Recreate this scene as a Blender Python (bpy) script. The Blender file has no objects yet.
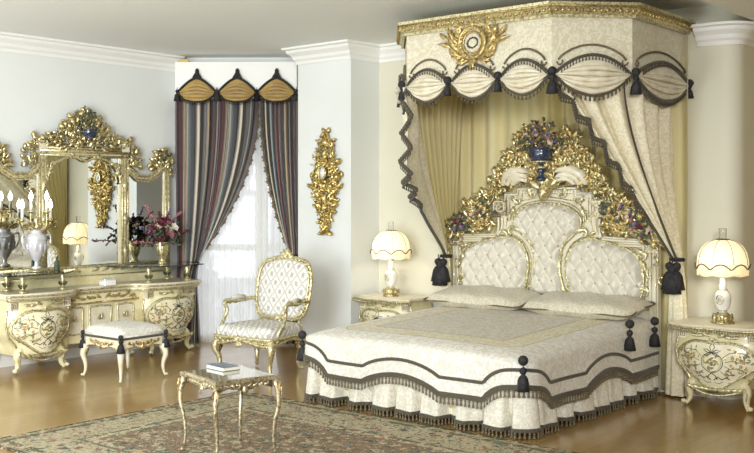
import bpy, math, random
from math import sin, cos, pi, sqrt, atan2
from mathutils import Vector, Matrix, noise
sc = bpy.context.scene
COL = sc.collection

# ------------------------------------------------------------------ materials
def lin(c):
    return tuple((x/12.92 if x <= .04045 else ((x+.055)/1.055)**2.4) for x in c)
def hexc(h):
    return lin(tuple(int(h[i:i+2], 16)/255 for i in (0, 2, 4)))
def newmat(name):
    m = bpy.data.materials.new(name); m.use_nodes = True
    nt = m.node_tree; b = nt.nodes['Principled BSDF']
    return m, nt, b
def N(nt, t, **k):
    n = nt.nodes.new(t)
    for a, v in k.items(): setattr(n, a, v)
    return n
def ramp(nt, stops, interp='LINEAR'):
    r = N(nt, 'ShaderNodeValToRGB'); cr = r.color_ramp; cr.interpolation = interp
    while len(cr.elements) < len(stops): cr.elements.new(.5)
    for e, (p, c) in zip(cr.elements, stops):
        e.position = p; e.color = (*c, 1)
    return r
def simple(name, col, rough=.5, metal=0, noisec=None, nscale=20, bump=0, bscale=60, spec=.5, coat=0, sheen=0):
    m, nt, b = newmat(name)
    c = hexc(col)
    b.inputs['Base Color'].default_value = (*c, 1)
    b.inputs['Roughness'].default_value = rough
    b.inputs['Metallic'].default_value = metal
    b.inputs['Specular IOR Level'].default_value = spec
    b.inputs['Coat Weight'].default_value = coat
    if sheen: b.inputs['Sheen Weight'].default_value = sheen
    tc = N(nt, 'ShaderNodeTexCoord')
    if noisec:
        nz = N(nt, 'ShaderNodeTexNoise'); nz.inputs['Scale'].default_value = nscale; nz.inputs['Detail'].default_value = 4
        nt.links.new(tc.outputs['Object'], nz.inputs['Vector'])
        r = ramp(nt, [(.35, c), (.65, hexc(noisec))])
        nt.links.new(nz.outputs['Fac'], r.inputs['Fac']); nt.links.new(r.outputs['Color'], b.inputs['Base Color'])
    if bump:
        nz = N(nt, 'ShaderNodeTexNoise'); nz.inputs['Scale'].default_value = bscale; nz.inputs['Detail'].default_value = 3
        nt.links.new(tc.outputs['Object'], nz.inputs['Vector'])
        bp = N(nt, 'ShaderNodeBump'); bp.inputs['Strength'].default_value = bump; bp.inputs['Distance'].default_value = .01
        nt.links.new(nz.outputs['Fac'], bp.inputs['Height']); nt.links.new(bp.outputs['Normal'], b.inputs['Normal'])
    return m
def damask(name, c0, c1, scale=9, rough=.75, c2=None, thr=.05):
    """woven pattern of paired leaf forms"""
    m, nt, b = newmat(name)
    tc = N(nt, 'ShaderNodeTexCoord')
    nz = N(nt, 'ShaderNodeTexNoise'); nz.inputs['Scale'].default_value = scale*.8; nz.inputs['Detail'].default_value = 2
    nt.links.new(tc.outputs['Object'], nz.inputs['Vector'])
    mx = N(nt, 'ShaderNodeMixRGB'); mx.inputs['Fac'].default_value = .08
    nt.links.new(tc.outputs['Object'], mx.inputs[1]); nt.links.new(nz.outputs['Color'], mx.inputs[2])
    vo = N(nt, 'ShaderNodeTexVoronoi', feature='SMOOTH_F1'); vo.inputs['Scale'].default_value = scale
    nt.links.new(mx.outputs[0], vo.inputs['Vector'])
    wv = N(nt, 'ShaderNodeMath', operation='SINE')
    ml = N(nt, 'ShaderNodeMath', operation='MULTIPLY'); ml.inputs[1].default_value = 22
    nt.links.new(vo.outputs['Distance'], ml.inputs[0]); nt.links.new(ml.outputs[0], wv.inputs[0])
    st = [(.5-thr-.1, hexc(c0)), (.5+thr, hexc(c1))]
    if c2: st = [(.2, hexc(c2)), (.4, hexc(c0)), (.65, hexc(c0)), (.85, hexc(c1))]
    mp = N(nt, 'ShaderNodeMapRange'); mp.inputs[1].default_value = -1; mp.inputs[2].default_value = 1
    nt.links.new(wv.outputs[0], mp.inputs[0])
    r = ramp(nt, st); nt.links.new(mp.outputs[0], r.inputs['Fac'])
    nt.links.new(r.outputs['Color'], b.inputs['Base Color'])
    b.inputs['Roughness'].default_value = rough
    b.inputs['Sheen Weight'].default_value = .15
    bp = N(nt, 'ShaderNodeBump'); bp.inputs['Strength'].default_value = .25; bp.inputs['Distance'].default_value = .004
    nt.links.new(mp.outputs[0], bp.inputs['Height']); nt.links.new(bp.outputs['Normal'], b.inputs['Normal'])
    return m
M = {}
def gildmat(name, c0, c1, rough=.38, metal=.8):
    m, nt, b = newmat(name)
    tc = N(nt, 'ShaderNodeTexCoord')
    nz = N(nt, 'ShaderNodeTexNoise'); nz.inputs['Scale'].default_value = 55; nz.inputs['Detail'].default_value = 4
    nt.links.new(tc.outputs['Object'], nz.inputs['Vector'])
    r = ramp(nt, [(.38, hexc(c0)), (.56, hexc(c1))])
    nt.links.new(nz.outputs['Fac'], r.inputs['Fac']); nt.links.new(r.outputs['Color'], b.inputs['Base Color'])
    b.inputs['Metallic'].default_value = metal; b.inputs['Roughness'].default_value = rough
    return m
M['gold'] = gildmat('gold', '958258', 'dccf9e', .33, .78)
M['gold_pale'] = gildmat('gold_pale', 'a3966c', 'e2d8ae', .36, .62)
M['gold_red'] = gildmat('gold_red', '947a4a', 'd2bb80', .38, .7)
M['gold_deep'] = gildmat('gold_deep', '86703c', 'd2ba7a', .33, .8)
M['bronze_gold'] = gildmat('bronze_gold', '83735a', 'cdbf9d', .32, .65)
M['cream'] = simple('cream', 'ebe2bc', .35, noisec='dccf9c', nscale=9, coat=.2)
M['door_cream'] = simple('door_cream', 'ece5ca', .35, noisec='ddd3ab', nscale=8, coat=.2)
M['cream_white'] = simple('cream_white', 'e6dfca', .35, noisec='dbd1b4', nscale=7, coat=.2)
M['cream_side'] = simple('cream_side', 'e3d6ae', .35, noisec='d6c592', nscale=9, coat=.2)
M['key_line'] = simple('key_line', '7a6238', .6)
M['ink'] = simple('ink', '3a3a34', .6)
M['paint_green'] = simple('paint_green', '7c8258', .6)
M['paint_rose'] = simple('paint_rose', 'b98472', .6)
M['olive'] = simple('olive', '5c5340', .8, noisec='39332a', nscale=160, sheen=.2)
M['black_braid'] = simple('black_braid', '2c2926', .8, noisec='161514', nscale=120)
M['olive_light'] = simple('olive_light', '87795c', .8, noisec='4c4434', nscale=150)
M['tassel'] = simple('tassel', '1c1b1d', .75, noisec='2e2c2e', nscale=60)
M['tuft'] = simple('tuft', 'ddd8ca', .45, noisec='d3ccbb', nscale=14, sheen=.3)
M['button'] = simple('button_cloth', 'a8987c', .6)  # tan buttons, darkened to carry the shade of the tuft pits
M['pillow'] = damask('pillow_cloth', 'e0dac9', 'cbc0a4', 38)
M['spread_side'] = damask('spread_side', 'e2dfd6', 'd3cdbf', 20)
M['skirt'] = damask('skirt_cloth', 'e3dfd2', 'd5cdba', 24)
M['canopy_cloth'] = damask('canopy_cloth', 'ddd6c1', 'cfc6ab', 21)
M['drape_cloth'] = damask('drape_cloth', 'ece4cb', 'dfd5b6', 21)
M['swag_cloth'] = simple('swag_cloth', 'e0d8c2', .6, noisec='cfc3a6', nscale=16, sheen=.3)
M['drape_lining'] = simple('drape_lining', 'cdb068', .7)
M['wall'] = simple('wall_paint', 'e3e5e2', .7, noisec='dfe1de', nscale=1.2)
M['wall_warm'] = simple('wall_paint_warm', 'ddd9c6', .7, noisec='d9d4c0', nscale=1.2)
M['wall_gold'] = simple('wall_gold_tone', 'b09a5c', .7, noisec='a79053', nscale=1.2)  # gold tone of the wall set back past the rounded corner
M['white_trim'] = simple('white_trim', 'eeede9', .6)
M['ceil'] = simple('ceiling_paint', 'eef0ee', .8)
M['porcelain'] = simple('porcelain', 'f3f1ea', .15, coat=.6)
M['silverwhite'] = simple('silvered_porcelain', 'd8d6dc', .2, metal=.3, coat=.6)
M['blue'] = simple('cobalt_glaze', '39435c', .2, noisec='222a40', nscale=30, coat=.7)
M['rose'] = simple('rose_petal', 'b5727c', .6)
M['rose_dark'] = simple('dark_petal', '5a1f33', .6)
M['rose_pale'] = simple('pale_petal', 'd9bfa8', .6)
M['white_petal'] = simple('white_petal', 'efe9da', .6)
M['lilac'] = simple('lilac_petal', '7f7396', .6)
M['leaf'] = simple('leaf_green', '363d2c', .6, noisec='5b6047', nscale=40)
M['gold_satin'] = simple('gold_satin', 'b2924a', .4, noisec='98783a', nscale=6, sheen=.4)
M['stem'] = simple('stem', '3a3a22', .7)
M['inlay'] = simple('inlaid_top', 'b0a27e', .12, noisec='9a9270', nscale=14, coat=1)
M['book'] = simple('book_cover', '7d8a92', .35, noisec='6a767e', nscale=8)
M['paper'] = simple('paper', 'e8e4d8', .8)
def m_mirror():
    m, nt, b = newmat('mirror_glass'); b.inputs['Base Color'].default_value = (.86, .88, .87, 1)
    b.inputs['Metallic'].default_value = 1; b.inputs['Roughness'].default_value = .01; return m
M['mirror'] = m_mirror()
def m_glass(name, col=(.9, .95, .93, 1), rough=0.0):
    m, nt, b = newmat(name)
    b.inputs['Base Color'].default_value = col; b.inputs['Transmission Weight'].default_value = 1
    b.inputs['Roughness'].default_value = rough; b.inputs['IOR'].default_value = 1.45; return m
M['glass'] = m_glass('clear_glass')
M['glass_edge'] = simple('glass_edge', '1c2a26', .1, spec=.8)
M['crystal'] = m_glass('crystal', (.97, .97, .97, 1), .08)
def m_pane():
    m, nt, b = newmat('window_glass')
    t = N(nt, 'ShaderNodeBsdfTransparent'); g = N(nt, 'ShaderNodeBsdfGlossy'); g.inputs['Roughness'].default_value = .02
    mx = N(nt, 'ShaderNodeMixShader'); mx.inputs[0].default_value = .06
    nt.links.new(t.outputs[0], mx.inputs[1]); nt.links.new(g.outputs[0], mx.inputs[2])
    nt.links.new(mx.outputs[0], nt.nodes['Material Output'].inputs['Surface']); return m
M['pane'] = m_pane()
def m_cloth_trans(name, col, tr=.5, alpha=1, pattern=None, pscale=10):
    m, nt, b = newmat(name)
    d = N(nt, 'ShaderNodeBsdfDiffuse'); t = N(nt, 'ShaderNodeBsdfTranslucent')
    c = (*hexc(col), 1)
    d.inputs[0].default_value = c; t.inputs[0].default_value = c
    mx = N(nt, 'ShaderNodeMixShader'); mx.inputs[0].default_value = tr
    nt.links.new(d.outputs[0], mx.inputs[1]); nt.links.new(t.outputs[0], mx.inputs[2]); out = mx
    if alpha < 1:
        tp = N(nt, 'ShaderNodeBsdfTransparent'); m2 = N(nt, 'ShaderNodeMixShader'); m2.inputs[0].default_value = alpha
        nt.links.new(tp.outputs[0], m2.inputs[1]); nt.links.new(mx.outputs[0], m2.inputs[2]); out = m2
    nt.links.new(out.outputs[0], nt.nodes['Material Output'].inputs['Surface']); return m
M['sheer'] = m_cloth_trans('sheer_voile', 'f2f3f2', .55, .6)
M['shade'] = m_cloth_trans('lamp_shade_silk', 'f7f0dc', .55)
M['shade_ruffle'] = m_cloth_trans('lamp_ruffle', 'f3e9cc', .5)
def m_backdrop():
    m, nt, b = newmat('gold_voile')
    b.inputs['Roughness'].default_value = .6; b.inputs['Sheen Weight'].default_value = .3
    tc = N(nt, 'ShaderNodeTexCoord'); mp = N(nt, 'ShaderNodeMapping'); mp.inputs['Scale'].default_value = (3, .2, .12)
    nz = N(nt, 'ShaderNodeTexNoise'); nz.inputs['Scale'].default_value = 2
    nt.links.new(tc.outputs['Object'], mp.inputs['Vector']); nt.links.new(mp.outputs[0], nz.inputs['Vector'])
    r = ramp(nt, [(.3, hexc('c9b675')), (.5, hexc('cfc087')), (.7, hexc('d8cda0'))])
    nt.links.new(nz.outputs['Fac'], r.inputs['Fac']); nt.links.new(r.outputs['Color'], b.inputs['Base Color']); return m
M['backdrop'] = m_backdrop()
def m_emit(name, col, st):
    m, nt, b = newmat(name); b.inputs['Emission Color'].default_value = (*lin(col), 1)
    b.inputs['Emission Strength'].default_value = st; b.inputs['Base Color'].default_value = (*lin(col), 1); return m
M['bulb'] = m_emit('lit_bulb', (1, .93, .82), 2)
M['candle_bulb'] = m_emit('candle_bulb', (1, .96, .9), 9)
def m_floor():
    m, nt, b = newmat('parquet')
    tc = N(nt, 'ShaderNodeTexCoord'); mp = N(nt, 'ShaderNodeMapping'); mp.inputs['Rotation'].default_value = (0, 0, pi/2)
    nt.links.new(tc.outputs['Object'], mp.inputs['Vector'])
    br = N(nt, 'ShaderNodeTexBrick'); br.inputs['Scale'].default_value = 1; br.offset = .37
    br.inputs['Brick Width'].default_value = .9; br.inputs['Row Height'].default_value = .11
    br.inputs['Mortar Size'].default_value = .0015; br.inputs['Bias'].default_value = 0
    br.inputs['Color1'].default_value = (*hexc('b08d54'), 1); br.inputs['Color2'].default_value = (*hexc('a4814a'), 1)
    br.inputs['Mortar'].default_value = (*hexc('7d5c34'), 1)
    nt.links.new(mp.outputs[0], br.inputs['Vector'])
    mp2 = N(nt, 'ShaderNodeMapping'); mp2.inputs['Scale'].default_value = (3, 30, 1)
    nt.links.new(mp.outputs[0], mp2.inputs['Vector'])
    nz = N(nt, 'ShaderNodeTexNoise'); nz.inputs['Scale'].default_value = 1.5; nz.inputs['Detail'].default_value = 5
    nt.links.new(mp2.outputs[0], nz.inputs['Vector'])
    mx = N(nt, 'ShaderNodeMixRGB', blend_type='MULTIPLY'); mx.inputs['Fac'].default_value = .35
    r = ramp(nt, [(.3, (.6, .55, .5)), (.7, (1, 1, 1))]); nt.links.new(nz.outputs['Fac'], r.inputs['Fac'])
    nt.links.new(br.outputs['Color'], mx.inputs[1]); nt.links.new(r.outputs['Color'], mx.inputs[2])
    nt.links.new(mx.outputs[0], b.inputs['Base Color'])
    b.inputs['Roughness'].default_value = .28; b.inputs['Coat Weight'].default_value = .6; b.inputs['Coat Roughness'].default_value = .13
    return m
M['floor'] = m_floor()
def m_rug(x0, x1, y0, y1):
    m, nt, b = newmat('rug_wool')
    tc = N(nt, 'ShaderNodeTexCoord')
    # distance from the edge decides the borders
    sx = N(nt, 'ShaderNodeSeparateXYZ'); nt.links.new(tc.outputs['Object'], sx.inputs[0])
    def math_(op, a, bb):
        n = N(nt, 'ShaderNodeMath', operation=op)
        for i, v in enumerate((a, bb)):
            if v is None: continue
            if isinstance(v, (int, float)): n.inputs[i].default_value = v
            else: nt.links.new(v, n.inputs[i])
        return n.outputs[0]
    dx = math_('MINIMUM', math_('SUBTRACT', sx.outputs[0], x0), math_('SUBTRACT', x1, sx.outputs[0]))
    dy = math_('MINIMUM', math_('SUBTRACT', sx.outputs[1], y0), math_('SUBTRACT', y1, sx.outputs[1]))
    d = math_('MINIMUM', dx, dy)
    d = math_('DIVIDE', d, 1.2)
    base = ramp(nt, [(0, hexc('4a4438')), (.02, hexc('a59a7c')), (.06, hexc('6b6a55')), (.10, hexc('b3a98c')), (.36, hexc('7a7360')), (.39, hexc('c0b596')), (.43, hexc('8c7c66'))], 'CONSTANT')
    nt.links.new(d, base.inputs['Fac'])
    def pat(scale, stops, w=.0):
        nz = N(nt, 'ShaderNodeTexNoise'); nz.inputs['Scale'].default_value = scale*.7; nz.inputs['Detail'].default_value = 2
        nt.links.new(tc.outputs['Object'], nz.inputs['Vector'])
        mm = N(nt, 'ShaderNodeMixRGB'); mm.inputs[0].default_value = .15
        nt.links.new(tc.outputs['Object'], mm.inputs[1]); nt.links.new(nz.outputs['Color'], mm.inputs[2])
        v = N(nt, 'ShaderNodeTexVoronoi'); v.inputs['Scale'].default_value = scale
        nt.links.new(mm.outputs[0], v.inputs['Vector'])
        cs = N(nt, 'ShaderNodeSeparateColor'); nt.links.new(v.outputs['Color'], cs.inputs[0])
        r = ramp(nt, stops, 'CONSTANT'); nt.links.new(cs.outputs[0], r.inputs['Fac'])
        dm = ramp(nt, [(0, (1, 1, 1)), (w, (0, 0, 0))], 'CONSTANT'); nt.links.new(v.outputs['Distance'], dm.inputs['Fac'])
        return r.outputs['Color'], dm.outputs['Color']
    c1, f1 = pat(17, [(0, hexc('bdb094')), (.32, hexc('8d6e5e')), (.45, hexc('5d6254')), (.6, hexc('b8ab8d')), (.8, hexc('6e7a74')), (.9, hexc('a5806a'))], .42)
    m1 = N(nt, 'ShaderNodeMixRGB'); nt.links.new(f1, m1.inputs[0]); nt.links.new(base.outputs['Color'], m1.inputs[1]); nt.links.new(c1, m1.inputs[2])
    c2, f2 = pat(36, [(0, hexc('835648')), (.25, hexc('4e5349')), (.5, hexc('c8bc9c')), (.7, hexc('8e8468')), (.85, hexc('55605c'))], .38)
    m2 = N(nt, 'ShaderNodeMixRGB'); nt.links.new(f2, m2.inputs[0]); nt.links.new(m1.outputs[0], m2.inputs[1]); nt.links.new(c2, m2.inputs[2])
    nt.links.new(m2.outputs[0], b.inputs['Base Color']); b.inputs['Roughness'].default_value = .95
    b.inputs['Specular IOR Level'].default_value = .1
    return m
def m_trellis():
    """cream cloth with grey-green diamond trellis and a sprig in every diamond; object x / z"""
    m, nt, b = newmat('trellis_cloth')
    tc = N(nt, 'ShaderNodeTexCoord'); sx = N(nt, 'ShaderNodeSeparateXYZ')
    nt.links.new(tc.outputs['UV'], sx.inputs[0])
    def mt(op, a, bb=None):
        n = N(nt, 'ShaderNodeMath', operation=op)
        for i, v in enumerate((a, bb)):
            if v is None: continue
            if isinstance(v, (int, float)): n.inputs[i].default_value = v
            else: nt.links.new(v, n.inputs[i])
        return n.outputs[0]
    u = mt('MULTIPLY', sx.outputs[0], 1/.125); v = mt('MULTIPLY', sx.outputs[1], 1/.165)
    a = mt('ABSOLUTE', mt('SUBTRACT', mt('FRACT', mt('ADD', u, v)), .5))
    c = mt('ABSOLUTE', mt('SUBTRACT', mt('FRACT', mt('SUBTRACT', u, v)), .5))
    edge = mt('MAXIMUM', a, c)          # near .5 on the trellis lines
    cen = mt('MAXIMUM', mt('ABSOLUTE', a, None), c)
    nz = N(nt, 'ShaderNodeTexNoise'); nz.inputs['Scale'].default_value = 45
    nt.links.new(tc.outputs['UV'], nz.inputs['Vector'])
    e2 = mt('ADD', edge, mt('MULTIPLY', mt('SUBTRACT', nz.outputs['Fac'], .5), .22))
    r = ramp(nt, [(0, hexc('efe9de')), (.37, hexc('efebe2')), (.43, hexc('b9b6ab')), (.5, hexc('c6c3b8'))]); nt.links.new(e2, r.inputs['Fac'])
    mid = mt('ADD', mt('ADD', a, c), mt('MULTIPLY', mt('SUBTRACT', nz.outputs['Fac'], .5), .7))
    # sprig where both are small
    r2 = ramp(nt, [(0, hexc('a09a94')), (.2, hexc('b9b1b0')), (.42, hexc('efebe2'))]); nt.links.new(mid, r2.inputs['Fac'])
    mx = N(nt, 'ShaderNodeMixRGB', blend_type='DARKEN'); mx.inputs[0].default_value = 1
    nt.links.new(r.outputs['Color'], mx.inputs[1]); nt.links.new(r2.outputs['Color'], mx.inputs[2])
    nt.links.new(mx.outputs[0], b.inputs['Base Color']); b.inputs['Roughness'].default_value = .7
    return m
M['trellis'] = m_trellis()
def m_stripes():
    m, nt, b = newmat('striped_satin')
    tc = N(nt, 'ShaderNodeTexCoord'); sx = N(nt, 'ShaderNodeSeparateXYZ'); nt.links.new(tc.outputs['UV'], sx.inputs[0])
    fr = N(nt, 'ShaderNodeMath', operation='FRACT'); nt.links.new(sx.outputs[0], fr.inputs[0])
    cols = ['3a2a30', '77454a', 'b9ab92', '242428', '957b63', '7f8a8c', '6d7778', '1e1c20', '6e3338', 'c4bba8', '3a302e', '8a9392', '45252c', 'a48e70', '1c1c20', '7a5f5c', '2c2628', 'a79c8a']
    st = [(i/len(cols), hexc(c)) for i, c in enumerate(cols)]
    r = ramp(nt, st, 'CONSTANT'); nt.links.new(fr.outputs[0], r.inputs['Fac'])
    nt.links.new(r.outputs['Color'], b.inputs['Base Color']); b.inputs['Roughness'].default_value = .45; b.inputs['Sheen Weight'].default_value = .3
    return m
M['stripes'] = m_stripes()
def m_spread():
    """bedspread top: pale border, gold scroll band, brown cord line, dense beige centre. UV in metres from the centre"""
    m, nt, b = newmat('bedspread_brocade')
    tc = N(nt, 'ShaderNodeTexCoord'); sx = N(nt, 'ShaderNodeSeparateXYZ'); nt.links.new(tc.outputs['UV'], sx.inputs[0])
    def mt(op, a, bb=None):
        n = N(nt, 'ShaderNodeMath', operation=op)
        for i, v in enumerate((a, bb)):
            if v is None: continue
            if isinstance(v, (int, float)): n.inputs[i].default_value = v
            else: nt.links.new(v, n.inputs[i])
        return n.outputs[0]
    ax = mt('SUBTRACT', 1.05, mt('ABSOLUTE', sx.outputs[0]))     # distance from the long sides
    dy = sx.outputs[1]                                           # distance from the foot
    d = mt('MINIMUM', ax, dy)
    sm = mt('ADD', ax, dy)
    d = mt('MINIMUM', d, mt('MULTIPLY', mt('SUBTRACT', sm, .22), .7))
    def fig(scale, w, c0, c1):
        v = N(nt, 'ShaderNodeTexVoronoi', feature='SMOOTH_F1'); v.inputs['Scale'].default_value = scale
        nz = N(nt, 'ShaderNodeTexNoise'); nz.inputs['Scale'].default_value = scale*.6
        nt.links.new(tc.outputs['UV'], nz.inputs['Vector'])
        mm = N(nt, 'ShaderNodeMixRGB'); mm.inputs[0].default_value = .12
        nt.links.new(tc.outputs['UV'], mm.inputs[1]); nt.links.new(nz.outputs['Color'], mm.inputs[2])
        nt.links.new(mm.outputs[0], v.inputs['Vector'])
        s = mt('SINE', mt('MULTIPLY', v.outputs['Distance'], w))
        s = mt('ADD', mt('MULTIPLY', s, .5), .5)
        r = ramp(nt, [(.4, hexc(c0)), (.6, hexc(c1))]); nt.links.new(s, r.inputs['Fac']); return r.outputs['Color']
    outer = fig(18, 18, 'e2ded3', 'd2cab9')
    band = fig(26, 16, 'c8b882', 'dcd3b6')
    centre = fig(24, 20, 'b8ad93', 'd2c9b4')
    def mask(lo):
        r = ramp(nt, [(0, (0, 0, 0)), (lo, (1, 1, 1))], 'CONSTANT'); nt.links.new(d, r.inputs['Fac']); return r.outputs['Color']
    def mixc(f, a, bb):
        x = N(nt, 'ShaderNodeMixRGB'); nt.links.new(f, x.inputs[0]); nt.links.new(a, x.inputs[1]); nt.links.new(bb, x.inputs[2]); return x.outputs[0]
    rgb = N(nt, 'ShaderNodeRGB'); rgb.outputs[0].default_value = (*hexc('8a7556'), 1)
    c = mixc(mask(.20), outer, rgb.outputs[0]); c = mixc(mask(.208), c, band)
    c = mixc(mask(.42), c, rgb.outputs[0]); c = mixc(mask(.43), c, centre)
    nt.links.new(c, b.inputs['Base Color']); b.inputs['Roughness'].default_value = .7; b.inputs['Sheen Weight'].default_value = .2
    bp = N(nt, 'ShaderNodeBump'); bp.inputs['Strength'].default_value = .3; bp.inputs['Distance'].default_value = .004
    nt.links.new(c, bp.inputs['Height']); nt.links.new(bp.outputs['Normal'], b.inputs['Normal'])
    return m
M['spread'] = m_spread()

# ------------------------------------------------------------------ mesh builder
class MB:
    def __init__(s): s.v = []; s.f = []; s.mi = []; s.uv = {}
    def add(s, vs, fs, mi=0, uvs=None):
        o = len(s.v); s.v += [tuple(p) for p in vs]
        for f in fs: s.f.append([o+i for i in f]); s.mi.append(mi)
        if uvs:
            for i, u in enumerate(uvs): s.uv[o+i] = u
        return s
    def build(s, name, mats, parent=None, smooth=True, label=None, sharp=None):
        me = bpy.data.meshes.new(name)
        me.from_pydata(s.v, [], s.f)
        if not isinstance(mats, (list, tuple)): mats = [mats]
        for m in mats: me.materials.append(M[m] if isinstance(m, str) else m)
        me.polygons.foreach_set('material_index', s.mi)
        me.polygons.foreach_set('use_smooth', [bool(smooth)]*len(s.f))
        if s.uv:
            ul = me.uv_layers.new(name='UVMap')
            for l in me.loops: ul.data[l.index].uv = s.uv.get(l.vertex_index, (0, 0))
        me.update()
        if smooth and sharp: me.set_sharp_from_angle(angle=sharp)
        o = bpy.data.objects.new(name, me); COL.objects.link(o)
        if parent: o.parent = parent
        if label: o['label'] = label
        return o
def tag(o, label, cat, group=None):
    o['label'] = label; o['category'] = cat
    if group: o['group'] = group
    return o
def thing(name, label, cat, loc=(0, 0, 0), rz=0, group=None):
    o = bpy.data.objects.new(name, None); COL.objects.link(o); o.location = loc; o.rotation_euler = (0, 0, rz)
    o.empty_display_size = .1
    return tag(o, label, cat, group)
def struct(o): o['kind'] = 'structure'; return o
def kids(o): return [c for c in bpy.data.objects if c.parent == o]
def copy_tree(o, parent=None):
    c = o.copy(); COL.objects.link(c); c.parent = parent
    for ch in kids(o): copy_tree(ch, c)
    return c

def box(mb, x0, x1, y0, y1, z0, z1, mi=0, bev=0):
    if bev:
        # chamfered box
        b = bev; vs = []; fs = []
        ring = lambda x0, x1, y0, y1, z: [(x0+b, y0, z), (x1-b, y0, z), (x1, y0+b, z), (x1, y1-b, z), (x1-b, y1, z), (x0+b, y1, z), (x0, y1-b, z), (x0, y0+b, z)]
        r = [ring(x0+b, x1-b, y0+b, y1-b, z0), ring(x0, x1, y0, y1, z0+b), ring(x0, x1, y0, y1, z1-b), ring(x0+b, x1-b, y0+b, y1-b, z1)]
        for q in r: vs += q
        for k in range(3):
            for i in range(8): fs.append([k*8+i, k*8+(i+1) % 8, (k+1)*8+(i+1) % 8, (k+1)*8+i])
        fs.append(list(range(7, -1, -1))); fs.append([24+i for i in range(8)])
        return mb.add(vs, fs, mi)
    vs = [(x, y, z) for z in (z0, z1) for x, y in ((x0, y0), (x1, y0), (x1, y1), (x0, y1))]
    return mb.add(vs, [[3, 2, 1, 0], [4, 5, 6, 7], [0, 1, 5, 4], [1, 2, 6, 5], [2, 3, 7, 6], [3, 0, 4, 7]], mi)
def lathe(mb, prof, c=(0, 0, 0), seg=20, mi=0, flute=0, nfl=0, sx=1, sy=1):
    vs = []; fs = []; n = len(prof)
    for r, z in prof:
        for k in range(seg):
            a = 2*pi*k/seg; rr = r*(1+flute*cos(nfl*a)) if nfl else r
            vs.append((c[0]+rr*cos(a)*sx, c[1]+rr*sin(a)*sy, c[2]+z))
    for i in range(n-1):
        for k in range(seg):
            fs.append([i*seg+k, i*seg+(k+1) % seg, (i+1)*seg+(k+1) % seg, (i+1)*seg+k])
    if prof[0][0] > 1e-5: fs.append(list(range(seg-1, -1, -1)))
    if prof[-1][0] > 1e-5: fs.append([(n-1)*seg+k for k in range(seg)])
    return mb.add(vs, fs, mi)
def ball(mb, c, r, seg=8, mi=0, rings=6, sz=1):
    return lathe(mb, [(r*sin(pi*i/rings)+1e-6, -r*cos(pi*i/rings)*sz) for i in range(rings+1)], c, seg, mi)
def frames(pts, closed=False, up=None):
    P = [Vector(p) for p in pts]; n = len(P); T = []
    for i in range(n):
        if closed: t = P[(i+1) % n]-P[i-1]
        else: t = P[min(i+1, n-1)]-P[max(i-1, 0)]
        T.append(t.normalized() if t.length > 1e-9 else Vector((0, 0, 1)))
    if up is None:
        a = Vector((0, 0, 1)) if abs(T[0].z) < .9 else Vector((1, 0, 0))
        nrm = (a - T[0]*a.dot(T[0])).normalized(); res = []
        for t in T:
            nrm = nrm - t*nrm.dot(t)
            nrm = nrm.normalized() if nrm.length > 1e-6 else Vector((1, 0, 0))
            res.append((nrm.copy(), t.cross(nrm)))
    else:
        up = Vector(up); res = []
        for t in T:
            a = up - t*up.dot(t)
            a = a.normalized() if a.length > 1e-6 else Vector((1, 0, 0))
            res.append((a, t.cross(a)))
    return P, T, res
def tube(mb, pts, r, seg=6, closed=False, mi=0, flat=1, up=None):
    P, T, fr = frames(pts, closed, up); n = len(P); vs = []; fs = []
    for i in range(n):
        rr = r[i] if isinstance(r, (list, tuple)) else r
        a, b = fr[i]
        for k in range(seg):
            q = 2*pi*k/seg; vs.append(P[i]+a*(rr*cos(q)*flat)+b*(rr*sin(q)))
    m = n if closed else n-1
    for i in range(m):
        j = (i+1) % n
        for k in range(seg): fs.append([i*seg+k, i*seg+(k+1) % seg, j*seg+(k+1) % seg, j*seg+k])
    if not closed: fs.append(list(range(seg-1, -1, -1))); fs.append([(n-1)*seg+k for k in range(seg)])
    return mb.add(vs, fs, mi)
def sweep(mb, prof, pts, up=(0, 0, 1), closed=False, mi=0, capped=True):
    """prof: list of (a along up, b sideways) closed loop"""
    P, T, fr = frames(pts, closed, up); n = len(P); m = len(prof); vs = []; fs = []
    for i in range(n):
        a, b = fr[i]; k = 1
        if closed or 0 < i < n-1:
            t1 = (P[i]-P[i-1]).normalized(); t2 = (P[(i+1) % n]-P[i]).normalized(); k = 1/max(.4, sqrt(max(.01, (1+t1.dot(t2))/2)))
        for (p, q) in prof: vs.append(P[i]+a*p+b*q*k)
    for i in range(n if closed else n-1):
        j = (i+1) % n
        for k in range(m): fs.append([i*m+k, i*m+(k+1) % m, j*m+(k+1) % m, j*m+k])
    if not closed and capped: fs.append(list(range(m-1, -1, -1))); fs.append([(n-1)*m+k for k in range(m)])
    return mb.add(vs, fs, mi)
def grid(mb, fn, nu, nv, mi=0, uvf=None, closed_u=False):
    vs = []; uvs = []; fs = []
    for j in range(nv+1):
        for i in range(nu+1): vs.append(fn(i/nu, j/nv)); uvs.append(uvf(i/nu, j/nv) if uvf else (i/nu, j/nv))
    for j in range(nv):
        for i in range(nu): a = j*(nu+1)+i; fs.append([a, a+1, a+nu+2, a+nu+1])
    return mb.add(vs, fs, mi, uvs if uvf is not None else None)
def prism(mb, poly, fr, w0, w1, mi=0):
    """poly of (u,v) in plane frame fr, from depth w0 to w1"""
    n = len(poly); vs = [fr(u, v, w0) for u, v in poly]+[fr(u, v, w1) for u, v in poly]
    fs = [list(range(n-1, -1, -1)), list(range(n, 2*n))]+[[i, (i+1) % n, n+(i+1) % n, n+i] for i in range(n)]
    return mb.add(vs, fs, mi)
def plane(O, U, V):
    O = Vector(O); U = Vector(U).normalized(); V = Vector(V).normalized(); W = U.cross(V)
    return lambda u, v, w=0: O+U*u+V*v+W*w
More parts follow.
